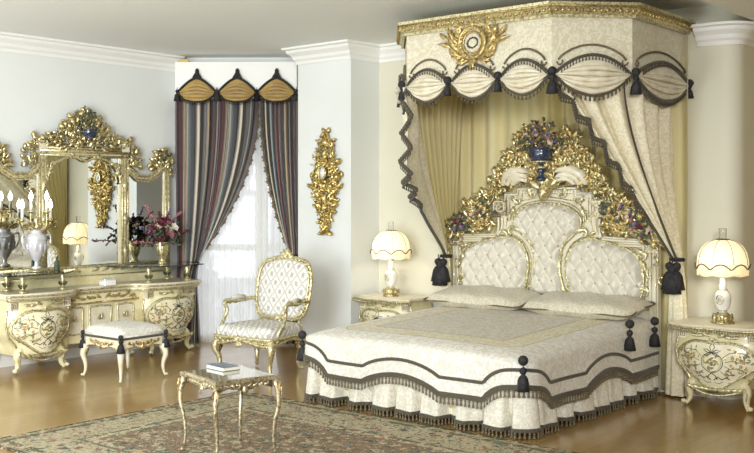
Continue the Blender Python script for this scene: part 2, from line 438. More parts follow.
XZ = plane((0, 0, 0), (1, 0, 0), (0, 0, 1))      # w points to -y
def lerp(a, b, t): return a+(b-a)*t
def interp(tab, x):
    if x <= tab[0][0]: return tab[0][1]
    for (a, p), (b, q) in zip(tab, tab[1:]):
        if x <= b:
            t = (x-a)/(b-a); t = t*t*(3-2*t); return p+(q-p)*t
    return tab[-1][1]
def catmull(pts, k=6, closed=False):
    P = [Vector(p) for p in pts]; n = len(P); out = []
    for i in range(n if closed else n-1):
        p0 = P[(i-1) % n] if (closed or i > 0) else P[0]; p1 = P[i]; p2 = P[(i+1) % n]; p3 = P[(i+2) % n] if (closed or i+2 < n) else P[-1]
        for j in range(k):
            t = j/k
            out.append(.5*((2*p1)+(p2-p0)*t+(2*p0-5*p1+4*p2-p3)*t*t+(3*p1-p0-3*p2+p3)*t**3))
    if not closed: out.append(P[-1])
    return out
def inpoly(poly, x, y):
    c = False; n = len(poly)
    for i in range(n):
        (x1, y1), (x2, y2) = poly[i], poly[i-1]
        if (y1 > y) != (y2 > y) and x < (x2-x1)*(y-y1)/(y2-y1+1e-12)+x1: c = not c
    return c
def edgedist(poly, x, y):
    best = 9
    n = len(poly)
    for i in range(n):
        (x1, y1), (x2, y2) = poly[i], poly[i-1]; dx, dy = x2-x1, y2-y1
        t = max(0, min(1, ((x-x1)*dx+(y-y1)*dy)/(dx*dx+dy*dy+1e-12)))
        best = min(best, math.hypot(x-x1-dx*t, y-y1-dy*t))
    return best
# -------- carved ornament
def cscroll(mb, fr, cx, cy, size, rot, flip=1, rad=None, w=.01, kind='C', mi=0, n=15, seg=5):
    """a carved scroll that curls at both ends, thick in the middle"""
    rad = rad or size*.055; pts = []
    half = []
    for sgn in (1, -1):
        x = y = 0; h = 0 if sgn > 0 else pi; q = []
        for i in range(n):
            t = (i+1)/n
            kap = (1.0+7.5*t**3)*(1 if kind == 'C' else sgn)*sgn
            h += kap*flip*1.25/n*1.15; st = size*.62/n*(1-.35*t)
            x += cos(h)*st; y += sin(h)*st; q.append((x, y, t))
        half.append(q)
    allp = [(x, y, t) for x, y, t in reversed(half[1])]+[(0, 0, 0)]+half[0]
    c, s = cos(rot), sin(rot); R = []
    for x, y, t in allp:
        pts.append(fr(cx+c*x-s*y, cy+s*x+c*y, w+rad*.6*t)); R.append(rad*(1.15-.65*t))
    R[0] = rad*.85; R[-1] = rad*.85
    tube(mb, pts, R, seg, mi=mi)
def leafs(mb, fr, cx, cy, L, rot, bend=.8, wd=.3, w=.008, mi=0, n=7, lobes=2):
    """an acanthus blade with a raised rib"""
    x = y = 0; h = rot; rows = []
    for i in range(n+1):
        t = i/n
        half = L*wd*.5*sin(pi*min(1, t*.92+.08))**.8*(1+.28*sin(lobes*2*pi*t))
        rows.append((x, y, h, half, t)); h += bend/n; x += cos(h)*L/n; y += sin(h)*L/n
    vs = []; fs = []
    for x, y, h, hf, t in rows:
        nx, ny = -sin(h), cos(h); lift = L*.16*sin(pi*t*.9)+L*.1*t
        vs += [fr(cx+x+nx*hf, cy+y+ny*hf, w*.2), fr(cx+x+nx*hf*.55, cy+y+ny*hf*.55, w+lift*.9), fr(cx+x, cy+y, w+lift*.6), fr(cx+x-nx*hf*.55, cy+y-ny*hf*.55, w+lift*.9), fr(cx+x-nx*hf, cy+y-ny*hf, w*.2)]
    for i in range(n):
        for k in range(4): a = i*5+k; fs.append([a, a+5, a+6, a+1])
    mb.add(vs, fs, mi)
def blossom(mb, c, r, nrm=(0, -1, 0), mi=0, petals=5, seed=0):
    nrm = Vector(nrm).normalized(); a = nrm.orthogonal().normalized(); b = nrm.cross(a); c = Vector(c); rd = random.Random(seed)
    for ring, (rr, h, k) in enumerate(((1, 0, petals), (.55, .35, max(3, petals-1)))):
        for i in range(k):
            q = 2*pi*(i+.5*ring)/k+rd.uniform(-.15, .15); d = a*cos(q)+b*sin(q); e = nrm.cross(d)
            p0 = c+nrm*(h*r*.6); w = rr*r*.6
            vs = [p0, p0+d*rr*r*.5+e*w+nrm*r*.15, p0+d*rr*r+nrm*r*.35, p0+d*rr*r*.5-e*w+nrm*r*.15, p0+d*rr*r*.55+nrm*r*.05]
            mb.add(vs, [[0, 1, 4], [1, 2, 4], [2, 3, 4], [3, 0, 4]], mi)
    ball(mb, c+nrm*r*.3, r*.28, 6, mi, 4)
def carve_fill(mb, fr, poly, n, size, seed, mirror=None, mi=0, w=.01, leaf=.45, out=None, rad=.058, wj=.012):
    rd = random.Random(seed); xs = [p[0] for p in poly]; ys = [p[1] for p in poly]; k = 0; pl = []
    tries = 0
    while k < n and tries < n*200:
        tries += 1
        x = rd.uniform(min(xs), max(xs)); y = rd.uniform(min(ys), max(ys))
        if not inpoly(poly, x, y): continue
        if any((x-a)**2+(y-b)**2 < (size*.30)**2 for a, b in pl): continue
        pl.append((x, y)); k += 1
        s = size*rd.uniform(.7, 1.25); ang = rd.uniform(0, 2*pi)
        if out: ang = atan2(y-out[1], x-out[0])+rd.uniform(-.8, .8)
        fl = rd.choice((1, -1)); lf = rd.random() < leaf; ww = w+rd.uniform(0, wj); bd = rd.uniform(.5, 1.6)*fl; sk = rd.choice('CS')
        for sg in ((1, -1) if mirror is not None else (1,)):
            f2 = fr if sg == 1 else (lambda u, v, q=0: fr(2*mirror-u, v, q))
            if lf: leafs(mb, f2, x, y, s*.95, ang, bd, .42, ww, mi)
            else: cscroll(mb, f2, x, y, s*1.2, ang, fl, s*rad, ww, sk, mi, 9, 5)
def tassel(mb, c, s=1, mi=0, strands=12):
    """hanging tassel, top at c: cord, ball, neck, skirt of strands"""
    x, y, z = c
    lathe(mb, [(.003*s, 0), (.003*s, -.03*s)], (x, y, z), 6, mi)
    lathe(mb, [(.002*s, -.02*s), (.016*s, -.028*s), (.02*s, -.042*s), (.014*s, -.056*s), (.008*s, -.062*s), (.017*s, -.07*s), (.026*s, -.085*s), (.038*s, -.15*s), (.001, -.152*s)], (x, y, z), 14, mi, .12, 7)
def fringe(mb, pts, L=.05, step=.028, mi=0, r=.007, out=None, down=(0, 0, -1)):
    """row of little tassels hanging from a line"""
    P = [Vector(p) for p in pts]; D = Vector(down); acc = 0
    for a, b in zip(P, P[1:]):
        seg = (b-a).length
        if seg < 1e-6: continue
        while acc < seg:
            p = a+(b-a)*(acc/seg)
            vs = []; t = (b-a).normalized(); nn = t.cross(D).normalized() if t.cross(D).length > .01 else Vector((0, 1, 0))
            for (q, rr) in ((0, .35*r), (.3, .8*r), (.42, .45*r), (1, r)):
                for k in range(4):
                    an = pi/2*k; vs.append(p+D*(q*L)+t*(rr*cos(an))+nn*(rr*sin(an)))
            fs = [[i*4+k, i*4+(k+1) % 4, i*4+4+(k+1) % 4, i*4+4+k] for i in range(3) for k in range(4)]+[[15, 14, 13, 12]]
            mb.add(vs, fs, mi); acc += step
        acc -= seg
def greek_key(mb, fr, cx, cy, s, w, mi=0, th=.006):
    """square meander"""
    q = [(-.5, -.5), (-.5, .5), (.5, .5), (.5, -.3), (-.22, -.3), (-.22, .22), (.2, .22), (.2, -.05), (0, -.05)]
    for (a, b), (c, d) in zip(q, q[1:]):
        x0, x1 = sorted((a, c)); y0, y1 = sorted((b, d)); h = .045
        poly = [(cx+(x0-h)*s, cy+(y0-h)*s), (cx+(x1+h)*s, cy+(y0-h)*s), (cx+(x1+h)*s, cy+(y1+h)*s), (cx+(x0-h)*s, cy+(y1+h)*s)]
        prism(mb, poly, fr, w, w+th, mi)
def cabriole(mb, foot, top, out, r0=.035, r1=.018, seg=8, mi=0, scroll=True, k=14, amp=.13):
    """S-curved leg from top down to foot; out = horizontal direction the knee bulges to"""
    foot = Vector(foot); top = Vector(top); out = Vector(out).normalized(); pts = []; R = []
    H = (top-foot).length
    for i in range(k+1):
        t = i/k
        p = top.lerp(foot, t); b = amp*H*sin(2*pi*min(1, t*.98))*(1 if t < .5 else .55)
        pts.append(p+out*b)
        R.append(r0*(1-t)**1.2+r1 if t < .9 else r1*1.05)
    tube(mb, pts, R, seg, mi=mi)
    # curled foot
    c = foot+Vector((0, 0, r1*1.1)); ball(mb, c+out*r1*.9, r1*1.35, 8, mi, 6, .8)

# ------------------------------------------------------------------ the room
LW, BW, CH = -9.1, 8.1, 3.25            # left wall x, back wall y, ceiling z
def wbuild(mb, name, mat, root, **k):
    """world coordinates into the root's own frame (roots here are not turned)"""
    L = root.location; mb.v = [(x-L.x, y-L.y, z-L.z) for x, y, z in mb.v]
    return mb.build(name, mat, root, **k)
mb = MB(); box(mb, -9.4, 3.2, -3.2, 9.2, -.1, 0); struct(mb.build('floor', 'floor', smooth=False))
mb = MB(); box(mb, -9.4, 3.2, -3.2, 9.2, CH, CH+.1); struct(mb.build('ceiling', 'ceil', smooth=False))
mb = MB(); box(mb, LW-.15, LW, -3.2, 7.25, 0, CH); struct(mb.build('wall_left', 'wall', smooth=False))
mb = MB(); box(mb, 3.05, 3.2, -3.2, 9.2, 0, CH); struct(mb.build('wall_right', 'wall_warm', smooth=False))
mb = MB()
arc = [(-3.17+.15*sin(q*pi/16), BW+.15-.15*cos(q*pi/16)) for q in range(9)]
poly = [(-8.06, BW)]+arc+[(-3.02, 8.7), (-3.14, 8.7), (-3.14, BW+.22), (-8.06, BW+.15)]
n = len(poly)
mb.add([(x, y, 0) for x, y in poly]+[(x, y, CH) for x, y in poly], [list(range(n-1, -1, -1)), list(range(n, 2*n))]+[[i, (i+1) % n, n+(i+1) % n, n+i] for i in range(n)])
struct(mb.build('wall_back', 'wall_warm', smooth=True, sharp=.6))
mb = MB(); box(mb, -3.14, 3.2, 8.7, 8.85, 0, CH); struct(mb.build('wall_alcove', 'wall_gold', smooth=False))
mb = MB(); box(mb, -7.6, -6.84, 7.65, BW+.05, 0, CH); struct(mb.build('wall_pier', 'wall', smooth=False))
# corner wall turned across the angle of the room, with a french window
DO = Vector((LW, 7.25, 0)); DU = Vector((1.04, .85, 0)).normalized(); DL = 1.343
DW = plane(DO, DU, (0, 0, 1))           # w>0 points into the room
def dbox(mb, s0, s1, z0, z1, w0, w1, mi=0):
    prism(mb, [(s0, z0), (s1, z0), (s1, z1), (s0, z1)], DW, w0, w1, mi)
s0, s1, zt = .12, 1.32, 2.62
mb = MB(); dbox(mb, -.1, s0, 0, CH, -.15, 0); dbox(mb, s1, DL+.1, 0, CH, -.15, 0); dbox(mb, s0, s1, zt, CH, -.15, 0)
struct(mb.build('wall_corner', 'wall', smooth=False))
w = MB()
for a, b in ((s0, s0+.05), (s1-.05, s1), (.86, .99)): dbox(w, a, b, .0, zt, -.11, -.04)
for a, b in ((0, .07), (zt-.06, zt), (1.05, 1.12)): dbox(w, s0, s1, a, b, -.105, -.045)
wf = struct(w.build('window_1', 'white_trim', smooth=False))
g = MB(); dbox(g, s0+.05, .86, .07, zt-.06, -.08, -.074); dbox(g, .99, s1-.05, .07, zt-.06, -.08, -.074)
g.build('pane', 'pane', wf, smooth=False)
# crown mouldings
def crown(name, pts, mat='white_trim', z=CH):
    prof = [(0, 0), (0, .13), (-.02, .13), (-.03, .10), (-.055, .09), (-.09, .05), (-.12, .04), (-.14, .02), (-.17, .015), (-.17, 0)]
    mb = MB(); sweep(mb, [(a, b) for a, b in prof], [(x, y, z) for x, y in pts]); return struct(mb.build(name, mat, smooth=False))
crown('trim_1', [(LW, -3.2), (LW, 7.22)])
crown('trim_2', [(-7.6, 8.1), (-7.6, 7.65), (-6.84, 7.65), (-6.84, 8.1)])
crown('trim_3', [(-6.84, BW), (-5.88, BW)])
crown('trim_4', [(-3.36, BW)]+arc+[(-3.02, 8.6)], z=3.08)
mb = MB(); box(mb, -2.9, 3.05, 5.2, BW+.6, 3.08, CH-.002); struct(mb.build('trim_5', 'white_trim', smooth=False))
def baseb(name, pts):
    mb = MB(); sweep(mb, [(0, 0), (.09, 0), (.10, .006), (.10, .012), (0, .016)], pts); return struct(mb.build(name, 'white_trim', smooth=False))
baseb('baseboard_left', [(LW, -3.2, 0), (LW, 7.2, 0)])
baseb('baseboard_pier', [(-7.6, 7.65, 0), (-6.84, 7.65, 0), (-6.84, 8.1, 0)])
baseb('baseboard_back', [(-6.82, BW, 0), (-3.2, BW, 0)])

# ------------------------------------------------------------------ window dressing
def pleat_sheet(mb, P, nu, nv, uvf=None, mi=0):
    grid(mb, P, nu, nv, mi, uvf or (lambda u, v: (u, v)))
for a, b, lab in ((.1, .70, 'sheer white voile curtain, left leaf behind the striped drape'), (.70, 1.33, 'sheer white voile curtain, right leaf beside the pier')):
    mb = MB()
    pleat_sheet(mb, lambda u, v: DW(lerp(a, b, u), lerp(2.75, .02, v), .05+.018*sin(u*2*pi*9+.6*sin(v*3))), 90, 8)
    o = mb.build('sheer_curtain', 'sheer'); tag(o, lab, 'curtain', 'sheer curtains at the window')
def drape(top0, top1, tie, zt0, zt1, tails, name, lab, w0, nrep, u_edge_first):
    """striped curtain: hangs between s=top0..top1, swept to the tie point (s,z), then falls"""
    root = thing(name, lab, 'curtain', DW((top0+top1)/2, 0, w0))
    mb = MB(); ts, tz = tie; zt_ = 2.78
    def P(u, v):
        s = lerp(top0, top1, u)
        if v <= .75:
            k = v/.75; z = lerp(zt_, tz, k)
            # outer edge hangs straight, leading edge sweeps
            lead = u if u_edge_first else 1-u
            g = k**2.1
            tgt = ts+(u-.5)*.14
            s2 = lerp(s, tgt, g*(.35+.65*lead)) if lead > .02 else lerp(s, tgt, g*.35)
            z += .0
            amp = .065*(1-.45*k)
        else:
            k = (v-.75)/.25; z = lerp(tz, .02, k)
            s2 = lerp(ts+(u-.5)*.14, tails[0]+(tails[1]-tails[0])*u, k**.7)
            base = lerp(s, ts+(u-.5)*.14, .35+.65*(u if u_edge_first else 1-u))
            s2 = lerp(base, lerp(tails[0], tails[1], u), k**.6)
            amp = .025+.02*k
        return DW(s2, z, w0+amp*sin(u*2*pi*7.5+1)+.01*sin(u*40+v*5))
    grid(mb, P, 150, 40, 0, lambda u, v: (u*nrep, v))
    p = wbuild(mb, 'drape', 'stripes', root); p.modifiers.new('thickness', 'SOLIDIFY').thickness = .006
    # ruffled fringe along the leading edge
    ue = 1 if u_edge_first else 0
    pts = [P(ue, j/60)+Vector((0, 0, 0))+DU*(.012*sin(j*1.9)*(1 if ue else -1)) for j in range(46)]
    f = MB(); tube(f, pts, .014, 5)
    for k, q in enumerate(pts):
        for e in (-1, 1): ball(f, q+DU*(.013*e), .011, 5, 0, 4)
    wbuild(f, 'fringe', 'olive_light', root)
    # tie band
    t = MB(); c = [P(i/20, .75) for i in range(21)]; tube(t, [q+(DW(0, 0, 1)-DW(0, 0, 0))*.03 for q in c], .02, 6, flat=.8)
    wbuild(t, 'tieback', 'black_braid', root)
    return root
drape(0.0, .92, (.12, .92), 0, 0, (-.02, .26), 'striped_curtain', 'striped burgundy, grey and tan satin curtain swept left, behind the flowers', .16, 1.9, True)
drape(.95, 1.36, (1.36, 1.0), 0, 0, (1.12, 1.36), 'striped_curtain', 'narrow striped satin curtain swept right against the white pier', .16, 1.1, False)
pr = thing('pelmet', 'white pelmet board with three gold satin swags above the striped curtains', 'pelmet', DW(.67, 2.7, 0))
mb = MB(); dbox(mb, -.0, 1.36, 2.76, 3.17, .0, .24); wbuild(mb, 'board', 'white_trim', pr, smooth=False)
mb = MB(); prism(mb, [(.02, 3.171), (.16, 3.171), (.13, 3.20), (.06, 3.20)], DW, .02, .25); wbuild(mb, 'corner_cap', 'drape_lining', pr, smooth=False)
for c in (.25, .70, 1.14):
    def S(u, v, c=c):
        a = (u-.5)*2; z0 = 2.985-.14*abs(a)**1.6; zb = 2.842-.125*sqrt(max(0, 1-a*a))-.0
        z = lerp(z0, zb, v); return DW(c+a*.20, z, .26+.035*(1-a*a)*(.4+v))
    mb = MB(); grid(mb, S, 24, 20)
    for k in range(5): tube(mb, [S(i/24, .2+.8*(k+.5)/5)+(DW(0, 0, .006+.01*(k % 2))-DW(0, 0, 0)) for i in range(25)], [.003+.019*sin(pi*i/24)**.8*(.9+.1*sin(i+k)) for i in range(25)], 8)
    sw = wbuild(mb, 'swag', 'gold_satin', pr); sw.modifiers.new('thickness', 'SOLIDIFY').thickness = .004
    b = MB()
    tube(b, [S(i/24, 1)+(DW(0, 0, 1)-DW(0, 0, 0))*.01 for i in range(25)], .013, 6)
    tube(b, [S(i/24, 0)+(DW(0, 0, 1)-DW(0, 0, 0))*.012 for i in range(25)], .014, 6)
    fringe(b, [S(i/24, 1) for i in range(25)], .035, .02, 0, .006)
    for k in range(3): tube(b, [DW(c+(k-1)*.05, 2.975-.01*abs(k-1), .275), DW(c+(k-1)*.025, 3.01, .285), DW(c, 3.06, .27)], [.016, .016, .008], 6)
    lathe(b, [(.03, 0), (.034, .02), (.022, .05), (.022, .07), (.012, .09), (.001, .095)], DW(c, 3.0, .27), 10)
    for e in (-.22, .22):
        if -.02 < c+e < 1.36: tassel(b, DW(c+e, 2.88, .28), 1.0)
    wbuild(b, 'braid', 'black_braid', pr)

# ------------------------------------------------------------------ gilt wall carving on the pier
F = plane((-7.16, 7.645, 0), (1, 0, 0), (0, 0, 1))
sc_ = thing('gilt_wall_carving', 'tall gilt openwork wall carving hanging on the white pier', 'wall ornament', (-7.16, 7.645, 1.8))
mb = MB(); pol = [(0, 2.36), (.05, 2.27), (.08, 2.2), (.13, 2.15), (.13, 2.08), (.17, 2.0), (.18, 1.88), (.19, 1.75), (.13, 1.66), (.10, 1.5), (.06, 1.38), (0, 1.29)]
full = pol+[(-a, b) for a, b in reversed(pol)][1:-1]
for i in range(len(pol)-1):
    a, b = pol[i]; c, d = pol[i+1]
for sg in (1, -1):
    tube(mb, catmull([F(sg*a*.75, b, .03) for a, b in pol], 4), .014, 6)
    tube(mb, catmull([F(sg*a*.35, 1.4+(b-1.4)*.85, .025) for a, b in pol], 4), .010, 6)
carve_fill(mb, F, pol+[(0, 2.36)], 110, .11, 5, mirror=0, w=.02, wj=.05, leaf=.5)
carve_fill(mb, F, full, 60, .075, 8, w=.055, wj=.03, leaf=.6)
for z in (2.3, 2.15, 1.62, 1.4): leafs(mb, F, 0, z, .12, -pi/2, .1, .6, .06)
wbuild(mb, 'carving', 'gold_deep', sc_)
mb = MB()
tube(mb, [F(.05*cos(t), 1.91+.065*sin(t), .09) for t in [i*pi/10 for i in range(20)]], .012, 6, closed=True)
wbuild(mb, 'cartouche_rim', 'gold', sc_)
mb = MB(); prism(mb, [(.045*cos(i*pi/10), 1.91+.06*sin(i*pi/10)) for i in range(20)], F, .05, .088); ball(mb, F(0, 1.91, .088), .02, 8)
wbuild(mb, 'cartouche', 'porcelain', sc_)

# ------------------------------------------------------------------ the bed
BX, BY = -4.69, 8.0
bed = thing('bed', 'large double bed with button-tufted headboard and carved gilt crest', 'bed', (BX, BY, 0))
mb = MB(); box(mb, -.99, .99, -2.13, -.1, .12, .50, bev=.04); bed_m = mb.build('mattress', 'skirt', bed)
mb = MB(); box(mb, -.95, .95, -2.08, -.1, .06, .2, bev=.01)
for x in (-.85, .85):
    for y in (-1.95, -.3): box(mb, x-.04, x+.04, y-.04, y+.04, 0, .1)
mb.build('bed_base', 'cream', bed, smooth=False)
H = plane((0, -.07, 0), (1, 0, 0), (0, 0, 1))
half = [(0, 1.75), (.32, 1.75), (.32, 1.70), (.46, 1.70), (.46, 1.63), (.56, 1.63), (.56, 1.49), (.50, 1.48), (.50, 1.37), (.56, 1.315), (.66, 1.31), (.92, 1.30), (1.06, 1.30), (1.06, .02), (.98, .02), (.98, .4), (0, .4)]
mb = MB(); prism(mb, half, H, 0, -.06); prism(mb, [(-a, b) for a, b in reversed(half)], H, 0, -.06)
mb.build('headboard', 'cream_white', bed, smooth=False)
# stepped white mouldings
mb = MB()
prof = [(.014, -.012), (.014, .012), (0, .022), (-.014, .012), (-.014, -.012)]
for sg in (1, -1):
    for off, w in ((.0, .02), (.035, .012)):
        pts = [(0, 1.735-off), (.305-off, 1.735-off), (.305-off, 1.685-off), (.445-off, 1.685-off), (.445-off, 1.48)]
        tube(mb, [H(sg*a, b, w) for a, b in pts], .013, 4)
    for off in (0, .04):
        pts = [(.485+off, 1.47), (.485+off, 1.38-off*.3), (.54+off*.6, 1.30-off*.9), (.66, 1.285-off), (.9, 1.28-off), (.93, 1.28-off)]
        tube(mb, catmull([H(sg*a, b, .014) for a, b in pts], 5), .012, 6)
    for x in (1.04, .995): tube(mb, [H(sg*x, .5, .014), H(sg*x, 1.22, .014)], .012, 6)
mb.build('moulding', 'cream_white', bed)
mb = MB()
for i in range(18):
    x = -.26+i*.52/17; box(mb, x-.007, x+.007, -.10, -.07, 1.69, 1.715)
mb.build('dentils', 'cream_white', bed, smooth=False)
for sg in (1, -1):
    for (cx, cy, s) in ((.505, 1.56, .13), (1.0, 1.26, .125)):
        mb = MB(); prism(mb, [(sg*cx+a*s*.58, cy+b*s*.58) for a, b in ((-1, -1), (1, -1), (1, 1), (-1, 1))], H, -.001, .03)
        cbk = mb.build('corner_block', 'bronze_gold', bed, smooth=False)  # bronze ground stands in for the shadow lines of the white key
        mb = MB(); greek_key(mb, H, sg*cx, cy, s*.86, .03, 0, .014); prism(mb, [(sg*cx+a*s*.6, cy+b*s*.6) for a, b in ((-1, -1), (1, -1), (1, 1), (-1, 1))], H, -.002, .012)
        mb.build('greek_key', 'cream_white', cbk, smooth=False)
side = [(.20, 1.0), (.205, 1.10), (.25, 1.20), (.34, 1.272), (.46, 1.288), (.62, 1.26), (.78, 1.215), (.88, 1.15), (.93, 1.03), (.935, .90), (.905, .79), (.82, .745), (.6, .735), (.36, .74), (.265, .765), (.235, .84), (.21, .92)]
cen_h = [(0, 1.60), (.13, 1.59), (.25, 1.555), (.335, 1.48), (.335, 1.39), (.255, 1.31), (.175, 1.235), (.135, 1.14), (.13, 1.0), (.165, .86), (.18, .80), (.11, .775), (0, .77)]
cen = cen_h+[(-a, b) for a, b in reversed(cen_h[1:-1])]
def smooth2(poly, k=5): return [(p.x, p.y) for p in catmull([(a, b, 0) for a, b in poly], k, True)]
def tufted(mb, poly, fr, dx=.13, dy=.105, amp=.065, ox=0, oz=0, w0=.0, N_=64, off=(0, 0)):
    xs = [p[0] for p in poly]; zs = [p[1] for p in poly]; x0, x1, z0, z1 = min(xs), max(xs), min(zs), max(zs)
    nx = max(8, int((x1-x0)/.0105)); nz = max(8, int((z1-z0)/.0105)); idx = {}; vs = []; fs = []
    for j in range(nz+1):
        for i in range(nx+1):
            x = lerp(x0, x1, i/nx); z = lerp(z0, z1, j/nz); ins = inpoly(poly, x, z); d = edgedist(poly, x, z)
            if not ins and d > .02: continue
            u = (x-ox)/dx; v = (z-oz)/(2*dy); h = (abs(sin(pi*(u+v)))*abs(sin(pi*(u-v))))**.5
            e = min(1, d/.05) if ins else -.3
            y = w0+.012+.03*e+amp*h*max(0, min(1, d/.035) if ins else 0)
            idx[i, j] = len(vs); vs.append(fr(x, z, y))
    for j in range(nz):
        for i in range(nx):
            q = [(i, j), (i+1, j), (i+1, j+1), (i, j+1)]
            if all(p in idx for p in q): fs.append([idx[p] for p in q])
    mb.add(vs, fs)
    # buttons
    b = []
    k0 = int((x0-ox)/dx)-2
    for jj in range(-40, 60):
        z = oz+jj*dy
        if not z0 < z < z1: continue
        for ii in range(k0, k0+30):
            x = ox+(ii+(.5 if jj % 2 else 0))*dx
            if inpoly(poly, x, z) and edgedist(poly, x, z) > .03: b.append((x, z))
    for x, z in b: ball(mb, fr(x, z, w0+.046), .012, 8, 1, 4)
for sg, poly in ((1, side), (-1, [(-a, b) for a, b in side]), (0, cen)):
    pl = smooth2(poly); mb = MB(); tufted(mb, pl, H, oz=.80, ox=(0 if sg == 0 else sg*.565))
    mb.build('tufted_panel', ['tuft', 'button'], bed)
    mb = MB(); pts = [H(a, b, .02) for a, b in pl]; tube(mb, pts, .012, 6, closed=True)
    for off, r in ((.028, .006),):
        cx = sum(p[0] for p in pl)/len(pl); cy = sum(p[1] for p in pl)/len(pl)
        tube(mb, [H(a+(a-cx)*.07, b+(b-cy)*.07, .012) for a, b in pl], r, 5, closed=True)
    rd = random.Random(3)
    for i in range(0, len(pl), 2):
        a, b = pl[i]; c, d = pl[(i+1) % len(pl)]; leafs(mb, H, a, b, .042, atan2(d-b, c-a)+rd.uniform(-.4, .4), .5*rd.choice((1, -1)), .5, .028)
    mb.build('gilt_border', 'gold_pale', bed)
# gilt carving between the panels and under the centre one
for sg in (1, -1):
    mb = MB(); fr2 = (lambda u, v, w=0, sg=sg: H(sg*u, v, w)); tube(mb, [fr2(.01, .70, .004), fr2(.5, .69, .004), fr2(.98, .70, .004), fr2(1.0, .95, .004), fr2(1.0, 1.2, .004)], .006, 5); tube(mb, [fr2(.97, 1.2, .004), fr2(.46, 1.30, .004), fr2(.43, 1.5, .004), fr2(.3, 1.62, .004), fr2(.02, 1.66, .004)], .005, 5)
    for (x, z, s, r, fl) in ((.40, 1.36, .16, 1.9, 1), (.24, .74, .14, .3, 1), (.12, .735, .16, 2.9, -1), (.97, 1.02, .16, 1.5, -1), (.98, .86, .15, 1.6, 1), (.96, 1.15, .14, 1.2, 1), (.2, .80, .12, 1.3, 1), (.9, .74, .14, .6, 1), (.42, 1.30, .12, .2, -1), (.30, 1.60, .13, -.6, 1), (.39, 1.48, .13, 1.5, -1), (.16, 1.66, .14, 0, 1)):
        cscroll(mb, fr2, x, z, s, r, fl, s*.075, .022); leafs(mb, fr2, x, z, s*.8, r+.9, .8*fl, .4, .025)
    for k in range(14): leafs(mb, fr2, .3+k*.045, .69+.01*sin(k), .06, .2, .5, .5, .015)
    mb.build('gilt_carving', 'gold_pale', bed)
# crest: openwork of gilt scrolls standing behind the stepped top
C2 = plane((0, -.10, 0), (1, 0, 0), (0, 0, 1))
crest_half = [(0, 1.80), (0, 2.08), (.12, 2.26), (.22, 2.25), (.32, 2.17), (.41, 2.06), (.47, 1.93), (.56, 1.82), (.62, 1.70), (.74, 1.66), (.86, 1.60), (.96, 1.52), (1.04, 1.42), (1.12, 1.30), (1.06, 1.22), (.90, 1.33), (.62, 1.35), (.53, 1.40), (.60, 1.50), (.60, 1.66), (.48, 1.72), (.35, 1.78), (.2, 1.78)]
mb = MB(); rd = random.Random(1)
for sg in (1, -1):
    f2 = (lambda u, v, w=0, sg=sg: C2(sg*u, v, w))
    tube(mb, catmull([f2(a, b, .0) for a, b in [(.1, 1.8), (.2, 2.02), (.33, 1.98), (.44, 1.84), (.58, 1.7), (.76, 1.6), (.94, 1.44), (1.08, 1.26)]], 6),   .016, 6)
    tube(mb, catmull([f2(a, b, .0) for a, b in [(.5, 1.78), (.62, 1.58), (.8, 1.47), (.97, 1.36)]], 6), .014, 6)
    for (x, z, s, r, fl) in ((.2, 1.98, .26, .9, 1), (.36, 1.9, .24, 2.3, -1), (.5, 1.72, .24, 2.4, 1), (.68, 1.62, .24, -.6, 1), (.85, 1.50, .22, -.8, -1), (1.02, 1.36, .22, 2.2, 1), (.3, 2.06, .2, 0, -1), (.66, 1.45, .2, .3, 1), (1.08, 1.12, .14, 1.5, 1), (1.09, .96, .12, 1.6, -1)):
        cscroll(mb, f2, x, z, s, r, fl, s*.075, .02)
carve_fill(mb, C2, crest_half, 360, .088, 11, mirror=0, w=.0, wj=.05, leaf=.5, rad=.07, out=(0, 1.5))
mb.build('crest', 'gold', bed)
mb = MB()
carve_fill(mb, C2, crest_half, 90, .075, 31, mirror=0, w=.045, wj=.02, leaf=.8, rad=.06)
mb.build('crest_leaves', 'gold_red', bed)
for sg in (1, -1):
    mb = MB(); f2 = (lambda u, v, w=0, sg=sg: C2(sg*u, v, w))
    for k in range(3): leafs(mb, f2, .43-.055*k, 1.765, .36-.085*k, 1.75+.1*k, 1.9, .22, .07+.008*k, n=12, lobes=4)
    cscroll(mb, f2, .40, 1.80, .16, 1.2, 1, .012, .07)
    mb.build('acanthus', 'cream_white', bed)
# blue urn on the crest
mb = MB(); lathe(mb, [(.03, 0), (.055, .01), (.05, .03), (.022, .05), (.018, .07), (.05, .09), (.035, .11)], (0, -.19, 1.80), 18, 0)
lathe(mb, [(.02, .11), (.018, .15), (.03, .165), (.08, .18), (.105, .215), (.115, .26), (.10, .285), (.12, .295), (.12, .305), (.10, .305), (.09, .28), (.001, .27)], (0, -.19, 1.80), 22, 0, .05, 11)
u_ = mb.build('urn', 'blue', bed)
mb = MB(); lathe(mb, [(.026, .112), (.05, .12), (.05, .13), (.024, .14)], (0, -.19, 1.80), 18); lathe(mb, [(.09, .17), (.098, .178), (.085, .184)], (0, -.19, 1.80), 18)
mb.build('gilt_band', 'gold_pale', u_)
mb = MB(); 
for k, s in enumerate((.19, .19, .15, .15)): leafs(mb, (lambda u, v, w=0, sg=(1, -1)[k % 2]: C2(sg*u, v, w)), .0, 1.73, s, .2+.7*(k//2), .7, .45, .06)
leafs(mb, C2, 0, 1.82, .2, -pi/2, .01, .5, .07); leafs(mb, C2, 0, 1.72, .12, pi/2, .01, .6, .08)
mb.build('shell', 'gold', bed)
